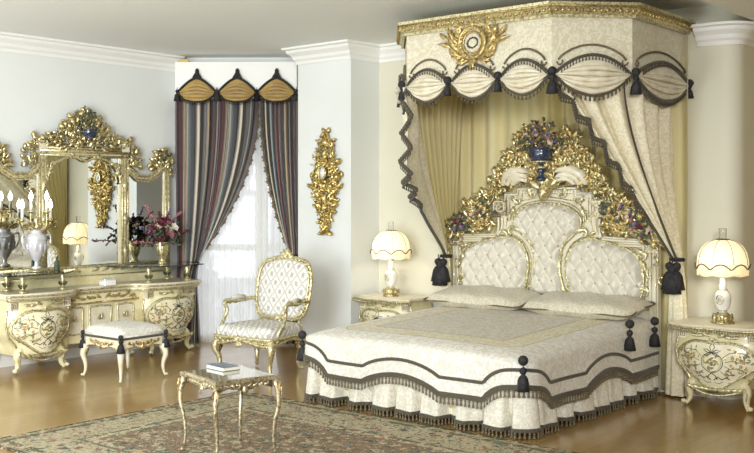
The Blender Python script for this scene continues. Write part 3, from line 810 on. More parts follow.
def bouquet(parent, pts, mats, r, seed, name='flower', nrm=(0, -1, .25), build=None):
    rd = random.Random(seed)
    for i, (x, y, z) in enumerate(pts):
        mb = MB(); q = r*rd.uniform(.75, 1.25)
        blossom(mb, (0, 0, 0), q, (nrm[0]+rd.uniform(-.5, .5), nrm[1]+rd.uniform(-.2, .2), nrm[2]+rd.uniform(-.3, .5)), 0, 5, i)
        o = mb.build(name, mats[i % len(mats)], parent); o.location = (x, y, z)
rd = random.Random(7)
pts = []
for i in range(34):
    a = rd.uniform(0, pi); rr = rd.uniform(.03, 1)**.6
    pts.append((cos(a)*.19*rr, -.19+rd.uniform(-.06, .05), 2.12+sin(a)*.21*rr))
bouquet(bed, pts, ['rose', 'lilac', 'rose_pale', 'gold_red', 'rose_pale', 'rose_dark'], .024, 5)
mb = MB()
for i in range(110):
    a = rd.uniform(-.15, pi+.15); rr = rd.uniform(.3, 1); x, z = cos(a)*.24*rr, 2.10+sin(a)*.25*rr
    leafs(mb, plane((x, -.19+rd.uniform(-.05, .06), z), (1, 0, rd.uniform(-.3, .3)), (0, rd.uniform(-.6, .6), 1)), 0, 0, .06, rd.uniform(0, 6.3), .8, .45, .004)
mb.mi = [(i//24) % 3 for i in range(len(mb.f))]; mb.build('foliage', ['leaf', 'gold_red', 'leaf'], bed)
for sg in (1, -1):
    pts = []
    for i in range(22): 
        t = rd.random(); pts.append((sg*lerp(.66, 1.02, t)+rd.gauss(0, .03), -.16+rd.uniform(-.03, .02), lerp(1.56, 1.36, t)+rd.gauss(0, .035)))
    bouquet(bed, pts, ['rose_pale', 'rose_dark', 'gold_pale', 'lilac', 'rose', 'gold_red'], .026, 9+sg)
    mb = MB()
    for i in range(46):
        t = rd.random(); x, z = sg*lerp(.6, 1.06, t)+rd.gauss(0, .045), lerp(1.58, 1.34, t)+rd.gauss(0, .05)
        leafs(mb, plane((x, -.145, z), (1, 0, 0), (0, rd.uniform(-.6, .6), 1)), 0, 0, .07, rd.uniform(0, 6.3), .8, .45, .004)
    mb.build('foliage', 'leaf', bed)
# path round the bed: left side, foot, right side
def bedpath(off=0, r=.13, y0=-.12, yf=-2.17, hw=1.055, n=12):
    hw += off; yf -= off; r += off*.5; P = []
    m = 46
    for i in range(m): P.append((-hw, lerp(y0, yf+r, i/m)))
    for i in range(n): a = pi+pi/2*i/n; P.append((-hw+r+r*cos(a), yf+r+r*sin(a)))
    for i in range(m): P.append((lerp(-hw+r, hw-r, i/m), yf))
    for i in range(n): a = -pi/2+pi/2*i/n; P.append((hw-r+r*cos(a), yf+r+r*sin(a)))
    for i in range(m+1): P.append((hw, lerp(yf+r, y0, i/m)))
    return P
def resample(P, step):
    out = [P[0]]; acc = 0
    for a, b in zip(P, P[1:]):
        L = math.hypot(b[0]-a[0], b[1]-a[1])
        while acc+L >= step:
            t = (step-acc)/L; a = (lerp(a[0], b[0], t), lerp(a[1], b[1], t)); L = math.hypot(b[0]-a[0], b[1]-a[1]); out.append(a); acc = 0
        acc += L
    out.append(P[-1]); return out
def hem(x, y):
    h = .245
    def bump(d, hw, a):
        q = max(0, 1-(d/hw)**2); return a*(q**.8)
    if y < -2.0 and abs(x) < .8: h += bump(x, .36, .085)
    if abs(x) > .9 and y > -1.9: h += bump(y+1.02, .36, .09)
    dc = math.hypot(abs(x)-.98, y+2.12); h += bump(dc, .24, .12)
    return h
base = resample(bedpath(), .02); nb = len(base)
def normals(P):
    o = []
    for i in range(len(P)):
        a = P[max(0, i-1)]; b = P[min(len(P)-1, i+1)]; dx, dy = b[0]-a[0], b[1]-a[1]; L = math.hypot(dx, dy) or 1; o.append((dy/L*-1, dx/L))
    return o
nr = normals(base)
nr = [(-a, -b) for a, b in nr] if (nr[0][0] > 0) else nr
sp = thing('bedspread', 'cream brocade bedspread with olive braid and fringe draped over the bed', 'bedspread', (BX, BY, .5))
def ztop(x, y): return .565+.075*max(0, min(1, (y+2.2)/1.9))+.02*(1-min(1, abs(x))**2)
mb = MB(); rows = [('t', k) for k in (1, .8, .6, .42, .26, .13, .05)]+[('d', q) for q in (.0, .12, .3, .45, .6, .75, .9, 1)]
vs = []; uvs = []
for i, ((x, y), (nx, ny)) in enumerate(zip(base, nr)):
    sx_, sy_ = 0, max(-1.2, min(-.12, y)); 
    hz = hem(x, y)
    for kind, k in rows:
        if kind == 't':
            px, py = lerp(x, sx_, k), lerp(y, sy_, k); z = ztop(px, py)-(.02 if k < .06 else 0.0)*1
            vs.append((px, py, z))
        else:
            z0 = ztop(x, y)-.045; z = lerp(z0, hz, k); fl = .022+.02*k+.012*sin(i*.16)*k
            vs.append((x+nx*fl, y+ny*fl, z))
        uvs.append((vs[-1][0], vs[-1][1]+2.17))
m = len(rows); fs = []; mi = []
mt = 7
for i in range(nb-1):
    for k in range(m-1):
        fs.append([i*m+k, i*m+k+1, (i+1)*m+k+1, (i+1)*m+k]); mi.append(0 if k < mt-1 else 1)
mb.add(vs, fs, 0, uvs); mb.mi = mi
mb.v = [(x, y, z-.5) for x, y, z in mb.v]
o = mb.build('cloth', ['spread', 'spread_side'], sp)
def on_drop(dz, out=.0, zf=None):
    L = []
    for i, ((x, y), (nx, ny)) in enumerate(zip(base, nr)):
        hz = hem(x, y); z0 = ztop(x, y)-.045; z = hz+dz; k = max(0, min(1, (z0-z)/(z0-hz))); fl = .022+.02*k+.012*sin(i*.16)*k+out
        L.append(Vector((x+nx*fl, y+ny*fl, z-.5)))
    return L
mb = MB(); sweep(mb, [(-.012, -.004), (.012, -.004), (.012, .004), (-.012, .004)], on_drop(.115, .004))
mb.build('braid', 'olive', sp, smooth=False)
mb = MB(); hp = on_drop(0, .004); sweep(mb, [(-.02, -.005), (.016, -.005), (.016, .006), (-.02, .006)], hp)
mb.build('hem_braid', 'olive', sp, smooth=False)
mb = MB(); fringe(mb, [p-Vector((0, 0, .015)) for p in hp], .055, .034, 0, .0125); mb.build('fringe', 'olive_light', sp)
for (x, y, z) in ((1.03, -2.14, .545), (-1.05, -2.12, .53), (1.10, -.72, .66), (1.10, -.27, .64)):
    mb = MB(); tassel(mb, (0, 0, -.02), 1.25); ball(mb, (0, 0, 0), .036, 10); t = mb.build('tassel', 'tassel', sp); t.location = (x*1.02, y*1.015 if y < -2 else y, z-.5)
# pleated skirt
mb = MB(); sk = resample(bedpath(-.01), .012); sn = normals(sk); sn = [(-a, -b) for a, b in sn] if sn[0][0] > 0 else sn
ns = len(sk); bot = []
zs = (.45, .3, .16, .05)
per = .255
for i, ((x, y), (nx, ny)) in enumerate(zip(sk, sn)):
    ph = (i*.012/per) % 1; pj = .5+.12*sin(i*.37); g = -.15*math.exp(-((ph-pj)/.12)**2)+.012*sin(2*pi*ph*1)
    for z in zs:
        o_ = g+.045*(1-(z-.05)/.4); mb.v.append((x+nx*o_, y+ny*o_, z))
    bot.append(Vector((x+nx*(g+.048), y+ny*(g+.048), .06)))
for i in range(ns-1):
    for k in range(3): mb.f.append([i*4+k, i*4+k+1, i*4+5+k, i*4+4+k]); mb.mi.append(0)
skirt = mb.build('bed_skirt', 'skirt', bed)
mb = MB(); sweep(mb, [(-.014, -.004), (.012, -.004), (.012, .005), (-.014, .005)], bot); mb.build('skirt_braid', 'olive', skirt, smooth=False)
mb = MB(); fringe(mb, [p-Vector((0, 0, .010)) for p in bot], .045, .034, 0, .0125); mb.build('skirt_fringe', 'olive_light', skirt)
# pillows
def pillow(w, d, h, mat='pillow'):
    mb = MB()
    def top(u, v, sg):
        a = 2*u-1; b = 2*v-1; q = max(0, (1-a**4)*(1-b**4))**.45
        x = a*w/2*(1-.05*abs(b)**3); y = b*d/2*(1-.04*abs(a)**3)
        return (x, y, sg*(h/2)*q+.008*sin(a*9+b*4)*q)
    for sg in (1, -1): grid(mb, lambda u, v: top(u, v, sg), 30, 14)
    return mb
for sg, lab in ((-1, 'cream brocade pillow on the left half of the bed head'), (1, 'cream brocade pillow on the right half of the bed head')):
    pr = thing('pillow', lab, 'pillow', (BX+sg*.525, BY-.34, .735), 0, 'pillows at the bed head')
    pillow(1.03, .48, .15).build('cushion', 'pillow', pr)
    e = MB(); ring = [(a*.51, b*.235, 0) for a, b in [(-1, -1), (-.5, -.99), (0, -.98), (.5, -.99), (1, -1), (.97, 0), (1, 1), (0, .98), (-1, 1), (-.97, 0)]]
    tube(e, catmull(ring, 5, True), .007, 5, closed=True); e.build('piping', 'olive_light', pr)
    pr.rotation_euler = (.16, 0, 0)

# ------------------------------------------------------------------ the canopy
cx = -4.62
per_ = [(-5.80, 8.1), (-5.80, 7.12), (-5.33, 6.56), (-3.86, 6.56), (-3.38, 7.06), (-3.38, 8.1)]
can = thing('bed_canopy', 'half tester canopy with gilt cornice and fringed swags above the bed', 'canopy', (cx, 8.1, 2.45))
def inset(P, d):
    out = []
    for i, p in enumerate(P):
        a = P[i-1] if i else None; b = P[i+1] if i+1 < len(P) else None
        def nrm(q, r):
            dx, dy = r[0]-q[0], r[1]-q[1]; L = math.hypot(dx, dy); return (-dy/L, dx/L)
        n1 = nrm(a, p) if a else nrm(p, b); n2 = nrm(p, b) if b else n1
        k = 1+n1[0]*n2[0]+n1[1]*n2[1]; out.append((p[0]+(n1[0]+n2[0])/k*d, p[1]+(n1[1]+n2[1])/k*d))
    out[0] = (out[0][0], 8.1); out[-1] = (out[-1][0], 8.1); return out
def V3(P, z): return [Vector((x, y, z)) for x, y in P]
def side_out(P, d): return inset(P, -d)
mb = MB()
pin = inset(per_, .06)
sweep(mb, [(0, 0), (0, .02), (.02, .02), (.03, .035), (.06, .055), (.075, .05), (.085, .06), (.11, .065), (.11, 0)], V3(pin, 3.02))
cb = wbuild(mb, 'cornice', 'gold_pale', can, smooth=False)
mb = MB(); q = side_out(pin, .048); rs = resample([(p.x, p.y) for p in V3(q, 0)], .05)
for x, y in rs: ball(mb, (x, y, 3.068), .016, 6, 0, 4)
sweep(mb, [(-.006, -.004), (.006, -.004), (.006, .01), (-.006, .01)], V3(side_out(pin, .058), 3.10))
wbuild(mb, 'cornice_beading', 'gold_deep', can)
mb = MB(); n = len(pin); mb.add([(x, y, 3.12) for x, y in pin]+[(x, y, 3.10) for x, y in pin], [list(range(n)), list(range(2*n-1, n-1, -1))]); wbuild(mb, 'top_board', 'cream_side', can, smooth=False)
vl = inset(per_, .075)
bays = []
def addbays(i, k, f=0, t=1):
    (x0, y0), (x1, y1) = vl[i], vl[i+1]
    for j in range(k):
        a, b = lerp(f, t, j/k), lerp(f, t, (j+1)/k); bays.append(((lerp(x0, x1, a), lerp(y0, y1, a)), (lerp(x0, x1, b), lerp(y0, y1, b))))
addbays(0, 1); addbays(1, 1); addbays(2, 3); addbays(3, 1); addbays(4, 1)
fm = MB(); cords = MB(); braids = MB(); ZK = 2.61
for bi, ((x0, y0), (x1, y1)) in enumerate(bays):
    L = math.hypot(x1-x0, y1-y0); fr = plane((x0, y0, 0), (x1-x0, y1-y0, 0), (0, 0, 1)); big = 1 if L > .6 else 0
    at = .125+.02*big; ab = .14+.02*big
    def zlow(s): return ZK-.02+at*sin(pi*s)**.8
    grid(fm, lambda u, v: fr(u*L, lerp(3.03, zlow(u), v), 0), 20, 4)
    def S(u, v):
        a = 2*u-1; z0 = zlow(u)+.0; zb = ZK-.02-ab*sin(pi*u)**.8
        q = sin(pi*u); return fr(lerp(.02, L-.02, u), lerp(z0, zb, v), .012+.05*q*sin(pi*min(1, v*.9+.1)))
    mb = MB(); grid(mb, S, 26, 20); NF = 5
    for k in range(NF):
        hgt = (at+ab)*.72/NF; ct = [S(i/24, .27+.70*(k+.5)/NF+.03*sin(k*2.3+i*.3)*(i/24)*(1-i/24)) for i in range(25)]
        tube(mb, [p+Vector(fr(0, 0, .006+.012*(k % 2)))-Vector(fr(0, 0, 0)) for p in ct], [.003+hgt*.47*sin(pi*i/24)**.9*(.9+.12*sin(i*.9+k)) for i in range(25)], 8)
    sw = wbuild(mb, 'swag', 'swag_cloth', can); 
    b = MB(); up = Vector(fr(0, 0, 1))-Vector(fr(0, 0, 0))
    top = [S(i/26, 0)+up*.012 for i in range(27)]; bt = [S(i/26, 1)+up*.008 for i in range(27)]
    tube(b, top, .013, 5); tube(b, bt, .014, 5); fringe(b, bt, .045, .036, 0, .0125); fringe(b, [p+up*.02 for p in top[2:-2]], .04, .026, 0, .008)
    wb = MB(); wb.v, wb.f, wb.mi = b.v, b.f, b.mi
    # parent is the swag, whose own frame is the canopy's
    Lc = can.location; wb.v = [(p[0]-Lc.x, p[1]-Lc.y, p[2]-Lc.z) for p in wb.v]; wb.build('swag_fringe', 'olive', sw)
    # thin cord arches above with a curl at each end
    pts = []
    for i in range(9): t = i/8; a = -pi*1.2+t*pi*1.2; pts.append((.06+.022*cos(a+pi*.2), ZK+.075+.022*sin(a+pi*.2)))
    arch = [(lerp(.05, L-.05, t), ZK+.09+(.10+.015*big)*sin(pi*t)**.7) for t in [i/20 for i in range(21)]]
    for sg in (0, 1):
        pp = [(a if not sg else L-a, z) for a, z in pts]; tube(cords, [fr(a, z, .012) for a, z in pp], .007, 5)
    tube(cords, [fr(a, z, .012) for a, z in arch], .009, 5)
wbuild(fm, 'frieze', 'canopy_cloth', can); wbuild(cords, 'cord', 'olive_light', can)
knots = [bays[0][0]]+[b[1] for b in bays]
cc = (cx, 7.6)
for i, (x, y) in enumerate(knots):
    d = Vector((x-cc[0], y-cc[1], 0)).normalized()*.045
    mb = MB(); p = Vector((x, y, ZK))+d
    if i == 0 or i == len(knots)-1: p.y -= .05; p.z -= .0
    big = 1.15 if i in (5, 6) else .85
    ball(mb, p, .034, 10, 0, 6); tassel(mb, p+Vector((0, 0, .0)), big)
    wbuild(mb, 'tassel', 'tassel', can)
# medallion on the front of the frieze
med = plane((-4.60, vl[2][1]-.005, 0), (1, 0, 0), (0, 0, 1)); mb = MB()
tube(mb, [med(.125*cos(t), 2.895+.125*sin(t), .03) for t in [i*pi/14 for i in range(28)]], .017, 7, closed=True)
tube(mb, [med(.085*cos(t), 2.895+.085*sin(t), .03) for t in [i*pi/14 for i in range(28)]], .009, 6, closed=True)
for i in range(18): t = i*pi/9; leafs(mb, med, .105*cos(t), 2.895+.105*sin(t), .05, t+1.2, .5, .6, .035)
for sg in (1, -1):
    f2 = (lambda u, v, w=0, sg=sg: med(sg*u, v, w))
    for q in range(26): t = random.Random(q*7+3).uniform(-1.1, .9); leafs(mb, f2, .135*cos(t)+.03*(q % 3), 2.885+.14*sin(t), .075, t+.6*((q % 3)-1)+.3, .9, .32, .02+.004*(q % 3))
    for (x, z, L_, r, bd) in ((.12, 2.83, .20, .5, .9), (.15, 2.90, .17, .55, .9), (.22, 2.93, .13, .2, .8), (.10, 2.79, .16, .1, 1.2), (.05, 2.76, .12, -.6, 1), (.2, 2.86, .16, .8, -.8), (.06, 3.0, .10, .8, .6), (.11, 2.98, .09, .5, .8)):
        leafs(mb, f2, x, z, L_, r, bd, .24, .02); cscroll(mb, f2, x+.02, z, L_*.8, r+.4, 1, L_*.035, .02)
leafs(mb, med, 0, 2.78, .12, -pi/2, 0.01, .7, .03); leafs(mb, med, 0, 3.01, .07, pi/2, 0.01, .8, .03)
md = wbuild(mb, 'medallion', 'gold_red', can)
mb = MB(); prism(mb, [(.115*cos(i*pi/14), 2.895+.115*sin(i*pi/14)) for i in range(28)], med, .0, .02); wbuild(mb, 'medallion_field', 'canopy_cloth', can, smooth=False)
mb = MB(); 
for i in range(12): t = i*pi/6; leafs(mb, med, .045*cos(t), 2.895+.035*sin(t), .035, t+1.4, .4, .6, .022)
wbuild(mb, 'wreath', 'olive', can)

# gold voile at the back of the canopy
bd = MB()
grid(bd, lambda u, v: (lerp(-5.66, -5.79, min(1, v*2))+.018*sin(u*2*pi*9+sin(u*7)), lerp(lerp(7.16, 7.86, min(1, v*1.55)**1.6), 8.05, u), lerp(3.0, .03, v)), 150, 30, 0)
grid(bd, lambda u, v: (lerp(-5.83, -3.41, u), 8.05+.03*sin(u*2*pi*13+2.2*sin(u*11))-.0*v, lerp(3.0, .03, v)), 300, 6, 0)
o = bd.build('gold_voile', 'backdrop'); tag(o, 'gold pleated voile hanging behind the bed, under the canopy', 'curtain')
o.modifiers.new('thickness', 'SOLIDIFY').thickness = .004
def polyat(P, u):
    Ls = [math.hypot(b[0]-a[0], b[1]-a[1]) for a, b in zip(P, P[1:])]; T = sum(Ls)*u
    for (a, b), L in zip(zip(P, P[1:]), Ls):
        if T <= L+1e-9: t = T/L; n = Vector((b[1]-a[1], -(b[0]-a[0]), 0)).normalized(); return Vector((lerp(a[0], b[0], t), lerp(a[1], b[1], t), 0)), n
        T -= L
    return Vector((*P[-1], 0)), n
def side_drape(P, T, lead, name, lab, sgn, trim_z, tails):
    root = thing(name, lab, 'curtain', (T[0], T[1], 0))
    Tv = Vector(T)
    def S(u, v):
        p, n = polyat(P, u); le = lead(v) if lead else None
        g = (max(0, v-.10*(lead is None))/(.90 if lead is None else 1))**(1.0+1.3*u); zz = 2.66-(2.66-T[2])*v**(1.15-.1*u)
        q = Vector((lerp(p.x, T[0]+sgn*.05*(u-.5), g), lerp(p.y, T[1], g), zz))
        if le is not None:
            w = max(0, 1-u*3)**1.5; q = q.lerp(Vector(le), w)
        amp = .055*(1-.75*v)
        return q+n*sgn*(amp*sin(u*2*pi*6.0+.8*sin(v*4)+1.2*sin(u*5))+.012*sin(u*37+v*6)*(1-v))
    mb = MB(); grid(mb, S, 170, 40, 0); o = wbuild(mb, 'drape', 'drape_cloth', root)
    so = o.modifiers.new('thickness', 'SOLIDIFY'); so.thickness = .006
    # fall below the tie
    mb = MB(); vs = []; fs = []; ns_ = 48; lv = 12
    for j in range(lv+1):
        k = j/lv; z = lerp(T[2], .02, k); r = lerp(.035, tails, min(1, k**.45))
        for i in range(ns_):
            a = 2*pi*i/ns_; rr = r*(1+.16*sin(a*7+k*1.2)); vs.append((T[0]+rr*cos(a)*.95, T[1]+rr*sin(a)*.7, z))
    for j in range(lv):
        for i in range(ns_): fs.append([j*ns_+i, j*ns_+(i+1) % ns_, (j+1)*ns_+(i+1) % ns_, (j+1)*ns_+i])
    mb.add(vs, fs); wbuild(mb, 'curtain_tail', 'drape_cloth', root)
    mb = MB(); tube(mb, [(T[0]+.05*cos(i*pi/6), T[1]+.045*sin(i*pi/6), T[2]) for i in range(12)], .016, 6, closed=True)
    for dx in (-.03, .03): tassel(mb, (T[0]+dx, T[1]-.085, T[2]+.02), 1.75)
    tassel(mb, (T[0], T[1]-.10, T[2]+.0), 1.85)
    wbuild(mb, 'tieback', 'tassel', root)
    return root, S
Pr = [(-3.93, 6.72), (-3.53, 7.14), (-3.53, 8.0)]
rr_, SR = side_drape(Pr, (-3.46, 7.93, 1.14), None, 'canopy_curtain', 'cream damask canopy curtain tied back beside the right nightstand', 1, 0, .095)
def trimmed(root, path, n_zig, amp, side, j0=.0, fr_len=.05):
    """jabot edge: braid that steps back and forth with a fringe"""
    mb = MB(); fb = MB(); pts = []
    P = [Vector(p) for p in path]
    tot = len(P)-1
    for i, p in enumerate(P):
        t = i/tot; zig = amp*(abs(((t*n_zig) % 1)*2-1)-.5)*2*(1 if t < j0 else max(0, 1-(t-j0)*9))
        pts.append(p+side*zig+Vector((0, -.02, 0)))
    tube(mb, pts, .016, 5)
    k = int(tot*min(1, j0+.06)); fringe(fb, pts[:k], fr_len, .022, 0, .011)
    for p in pts[:k]: ball(mb, p, .021, 6, 0, 4)
    wbuild(mb, 'braid', 'olive', root); wbuild(fb, 'fringe', 'olive', root)
trimmed(rr_, [SR(0, j/120) for j in range(121)], 9, .032, Vector((.6, .2, 1)).normalized(), .74)
mbc = MB(); tube(mbc, [SR(.40, j/60)+Vector((.01, -.03, 0)) for j in range(61)], .011, 5); wbuild(mbc, 'cord', 'olive', rr_)
# left curtain
Pl = [(-5.27, 6.70), (-5.36, 6.72), (-5.60, 7.02)]
def lead_l(v):
    tab = catmull([(-5.29, 6.64, 2.60), (-5.27, 6.66, 2.2), (-5.31, 6.70, 1.86), (-5.40, 6.93, 1.66), (-5.56, 7.3, 1.42), (-5.69, 7.66, 1.2), (-5.74, 7.80, 1.09)], 12)
    i = v*(len(tab)-1); a = int(i); b = min(a+1, len(tab)-1); return tab[a].lerp(tab[b], i-a)
rl_, SL = side_drape(Pl, (-5.74, 7.80, 1.09), lead_l, 'canopy_curtain', 'cream damask canopy curtain tied back beside the left nightstand', -1, 0, .06)
trimmed(rl_, [SL(0, j/120) for j in range(121)], 9, .05, Vector((.85, .3, 0)).normalized(), .5)

# ------------------------------------------------------------------ bombe case pieces (bedside chests and the dressing table)
def bombe_half(W, q):   # half width at relative height q (0 bottom .. 1 top)
    return W*interp([(0, .60), (.12, .66), (.45, .96), (.62, 1.0), (.80, .95), (.9, .90), (1, .90)], q)
def pedestal(root, x0, W, D, z0, z1, legh, bow=.06, back=0, nm='body', big=1.0):
    """one bombe cabinet front: curved body, heart door with painted flowers, greek key blocks, cabriole legs; front towards -y"""
    def hw(z): return bombe_half(W, max(0, min(1, (z-z0)/(z1-z0))))
    def front(a, z, o=0):
        q = max(0, min(1, (z-z0)/(z1-z0))); bulge = .05*sin(pi*min(1, q*1.05))**1.2
        return Vector((x0+a*hw(z), back-(D+(bow+bulge)*(1-a*a)-.02*abs(a))-o, z))
    mb = MB(); nz = 22; na = 24
    def body(u, v):
        z = lerp(z0, z1, v); h = hw(z)
        if u < .25: return (x0-h, lerp(back, -(0)+front(-1, z).y, u/.25), z)
        if u > .75: return (x0+h, lerp(front(1, z).y, back, (u-.75)/.25), z)
        return tuple(front((u-.5)*4, z))
    grid(mb, body, 48, nz)
    n0 = len(mb.v)
    mb.f.append(list(range(48, -1, -1))); mb.mi.append(0); mb.f.append([nz*49+i for i in range(49)]); mb.mi.append(0)
    bd = mb.build(nm, 'cream', root, sharp=.7)
    # door: heart
    zc = lerp(z0, z1, .455); Hh = (z1-z0)*.40
    heart = []
    for i in range(40):
        t = 2*pi*i/40; a = cos(t); b = sin(t)
        r = 1+.10*cos(2*t)-.0
        x = math.copysign(abs(a)**.75, a)*(.97 if b > 0 else .97*(1-.30*(-b)**1.6)); zz = b*(.92-.10*math.exp(-(a/.25)**2) if b > 0 else 1.0)
        heart.append((x*.93, zc+zz*Hh))
    mb = MB(); vs = [front(0, zc, .014)]; R = 6
    for k in range(1, R+1):
        for (a, z) in heart: vs.append(front(a*k/R, lerp(zc, z, k/R), .014))
    fs = [[0, 1+i, 1+(i+1) % 40] for i in range(40)]
    for k in range(R-1):
        for i in range(40): A = 1+k*40+i; B = 1+k*40+(i+1) % 40; fs.append([A, A+40, B+40, B])
    mb.add(vs, fs)
    # painted ribbons and sprays on the door, hair thin
    fr = lambda u, v, w=0: front(u, v, .016+w)
    s_ = Hh
    rib = lambda pts, r, mi: tube(mb, [fr(a, zc+b*s_) for a, b in pts], r*big, 4, mi=mi)
    rib([(.25*cos(t), .05+.40*sin(t)) for t in [i*pi/12 for i in range(25)]], .0028, 1)
    rib([(.21*cos(t), .05+.34*sin(t)) for t in [i*pi/12 for i in range(25)]], .0015, 4)
    pf = lambda u, v, w=0: front(u/W, v, .0155+w*.15)
    for sg in (1, -1):
        rib([(0, .45), (sg*.10, .58), (sg*.2, .57), (sg*.12, .47), (0, .45)], .0034, 1)
        rib([(0, .45), (sg*.08, .36), (sg*.17, .33)], .0028, 1)
        rib([(0, .47), (sg*.06, .68), (sg*.02, .80)], .0022, 1)
        rib([(sg*.05, -.66), (sg*.16, -.52), (sg*.28, -.62), (sg*.40, -.52), (sg*.5, -.60)], .0038, 1)
        rib([(0, -.36), (sg*.10, -.48), (sg*.16, -.64)], .0034, 1)
        rib([(sg*.05, -.75), (sg*.2, -.80), (sg*.32, -.70)], .0024, 2)
        rib([(sg*.30, .1), (sg*.45, .18), (sg*.6, .10), (sg*.80, .18)], .0026, 2)
        rib([(sg*.28, -.05), (sg*.42, -.16), (sg*.56, -.12), (sg*.76, -.26)], .0026, 2)
        rib([(sg*.24, .28), (sg*.38, .48), (sg*.60, .52), (sg*.74, .40)], .0026, 2)
        rib([(sg*.22, -.28), (sg*.34, -.42), (sg*.56, -.40)], .0026, 2)
        rd = random.Random(17)
        for k in range(60):
            a, b = rd.uniform(.28, .84), rd.uniform(-.5, .62); mi = rd.choice((2, 2, 2, 4, 4, 3))
            leafs(mb, pf, sg*a*W, zc+b*s_, .030*big*rd.uniform(.6, 1.2), rd.uniform(0, 6.3), .6*sg, .42, .002, mi, 4, 0)
        for k in range(9):
            a, b = rd.uniform(.36, .76), rd.uniform(-.35, .45)
            for q in range(5): ball(mb, fr(sg*a+.022*cos(q*1.257), zc+b*s_+.008*big*sin(q*1.257)), .0045*big, 6, 3 if k % 2 else 4, 4)
    rd = random.Random(5)
    for k in range(22): leafs(mb, pf, rd.gauss(0, .08)*W, zc+(.03+rd.gauss(0, .14))*s_, .034*big, rd.uniform(0, 6.3), .6, .45, .002, rd.choice((2, 4, 2)), 4, 0)
    for k in range(5): ball(mb, fr(rd.gauss(0, .05), zc+(.08+rd.gauss(0, .07))*s_), .005*big, 6, rd.choice((3, 4)), 4)
    door = mb.build('door', ['door_cream', 'ink', 'paint_green', 'paint_rose', 'gold_red'], root)
    kn = MB(); ball(kn, front(0, zc+.02*s_, .026), .008*big, 8); kn.build('knob', 'gold', door)
    # gilt mouldings round the door and down the stiles
    mb = MB(); tube(mb, [front(a, z, .016) for a, z in heart], .0075*big, 6, closed=True)
    tube(mb, [front(a*1.06, zc+(z-zc)*1.07, .008) for a, z in heart], .005*big, 5, closed=True)
    for sg in (1, -1):
        tube(mb, [front(sg*.985, lerp(z0, z1-.09*big, i/16), .006) for i in range(17)], .009*big, 6)
        f2 = lambda u, v, w=0, sg=sg: front(sg*u, v, .01+w)
    fw = plane((x0, front(0, z1).y-.012, 0), (1, 0, 0), (0, 0, 1))
    for sg in (1, -1):
        f2 = (lambda u, v, w=0, sg=sg: fw(sg*u, v, w-(bow)*min(1, abs(u)/W)**2*.9))
        for (u, v, s, r, b) in ((.03, z1-.05, .07, .1, .5), (.08, z1-.05, .06, .2, -.7), (.13, z1-.052, .06, -.2, .6)): leafs(mb, f2, u*big, v, s*big, r, b, .4, .006)
        for (u, z, r) in ((.98, .50, 1.4), (.985, .35, 1.8), (.95, .75, 1.3), (.93, .15, 1.9)):
            zz = lerp(z0, z1, z); c = front(sg*u, zz, .0); pf = plane(c, (sg, 0, 0), (0, 0, 1)); leafs(mb, pf, 0, -.02, .055*big, r, .5, .4, .005)
    lf = plane(front(0, zc+.9*Hh, .02), (1, 0, 0), (0, 0, 1))
    for r in (.3, 1.1, pi/2, pi-1.1, pi-.3): leafs(mb, lf, 0, -.01, .045*big, r, .2, .5, .006)
    # apron under the door
    ap = plane(front(0, z0, .0), (1, 0, 0), (0, 0, 1))
    for sg in (1, -1):
        f2 = (lambda u, v, w=0, sg=sg: ap(sg*u, v, w))
        for k in range(4): leafs(mb, f2, .02+.045*k*big, .012, .07*big, -.35+.1*k, .7, .45, .004)
        tube(mb, catmull([f2(0, -.035*big, .0), f2(.06*big, -.03*big, 0), f2(W*.4, -.01, -.0), f2(W*.6, .01, -.02)], 5), .01*big, 6)
    mb.build('gilt_moulding', 'gold_pale', root)
    for sg in (1, -1):
        mb = MB(); c = front(sg*.885, z1-.055*big, .0); kf = plane(c, (1, 0, 0), (0, 0, 1)); s = .07*big
        prism(mb, [(-s/2, -s/2), (s/2, -s/2), (s/2, s/2), (-s/2, s/2)], kf, -.02, .034); kb = mb.build('corner_block', 'cream_white', root, smooth=False)
        mb = MB(); greek_key(mb, kf, 0, 0, s*.72, .034, 0, .004); mb.build('greek_key', 'key_line', kb, smooth=False)
    # legs
    for sg in (1, -1):
        for fb in (1, 0):
            mb = MB(); h0 = bombe_half(W, 0)*.92
            yf = front(sg*.9, z0).y+.02 if fb else back-.03
            top = (x0+sg*h0, yf, z0+.05*big); foot = (x0+sg*(h0+.06*big), yf-(.045*big if fb else 0), .016*big)
            cabriole(mb, foot, top, (sg, -.7 if fb else 0, 0), .028*big, .017*big)
            lg = mb.build('leg', 'cream', root)
            if fb:
                m2 = MB(); P2 = Vector(top); Q2 = Vector(foot); o2 = Vector((sg, -.7, 0)).normalized(); fwd = Vector((sg*.3, -1, 0)).normalized()
                Hh2 = (P2-Q2).length; tube(m2, [P2.lerp(Q2, t)+o2*(.13*Hh2*sin(2*pi*t)*(1 if t < .5 else .55))+fwd*(.028*big*(1-t)**1.2+.017*big) for t in [i/12 for i in range(13)]], .0055*big, 5)
                cscroll(m2, plane(P2+fwd*.05*big+o2*.03, (sg, 0, 0), (0, 0, 1)), 0, -.03, .07*big, 1.4, 1, .006*big, .002); m2.build('gilt_line', 'gold_pale', lg)
    return front
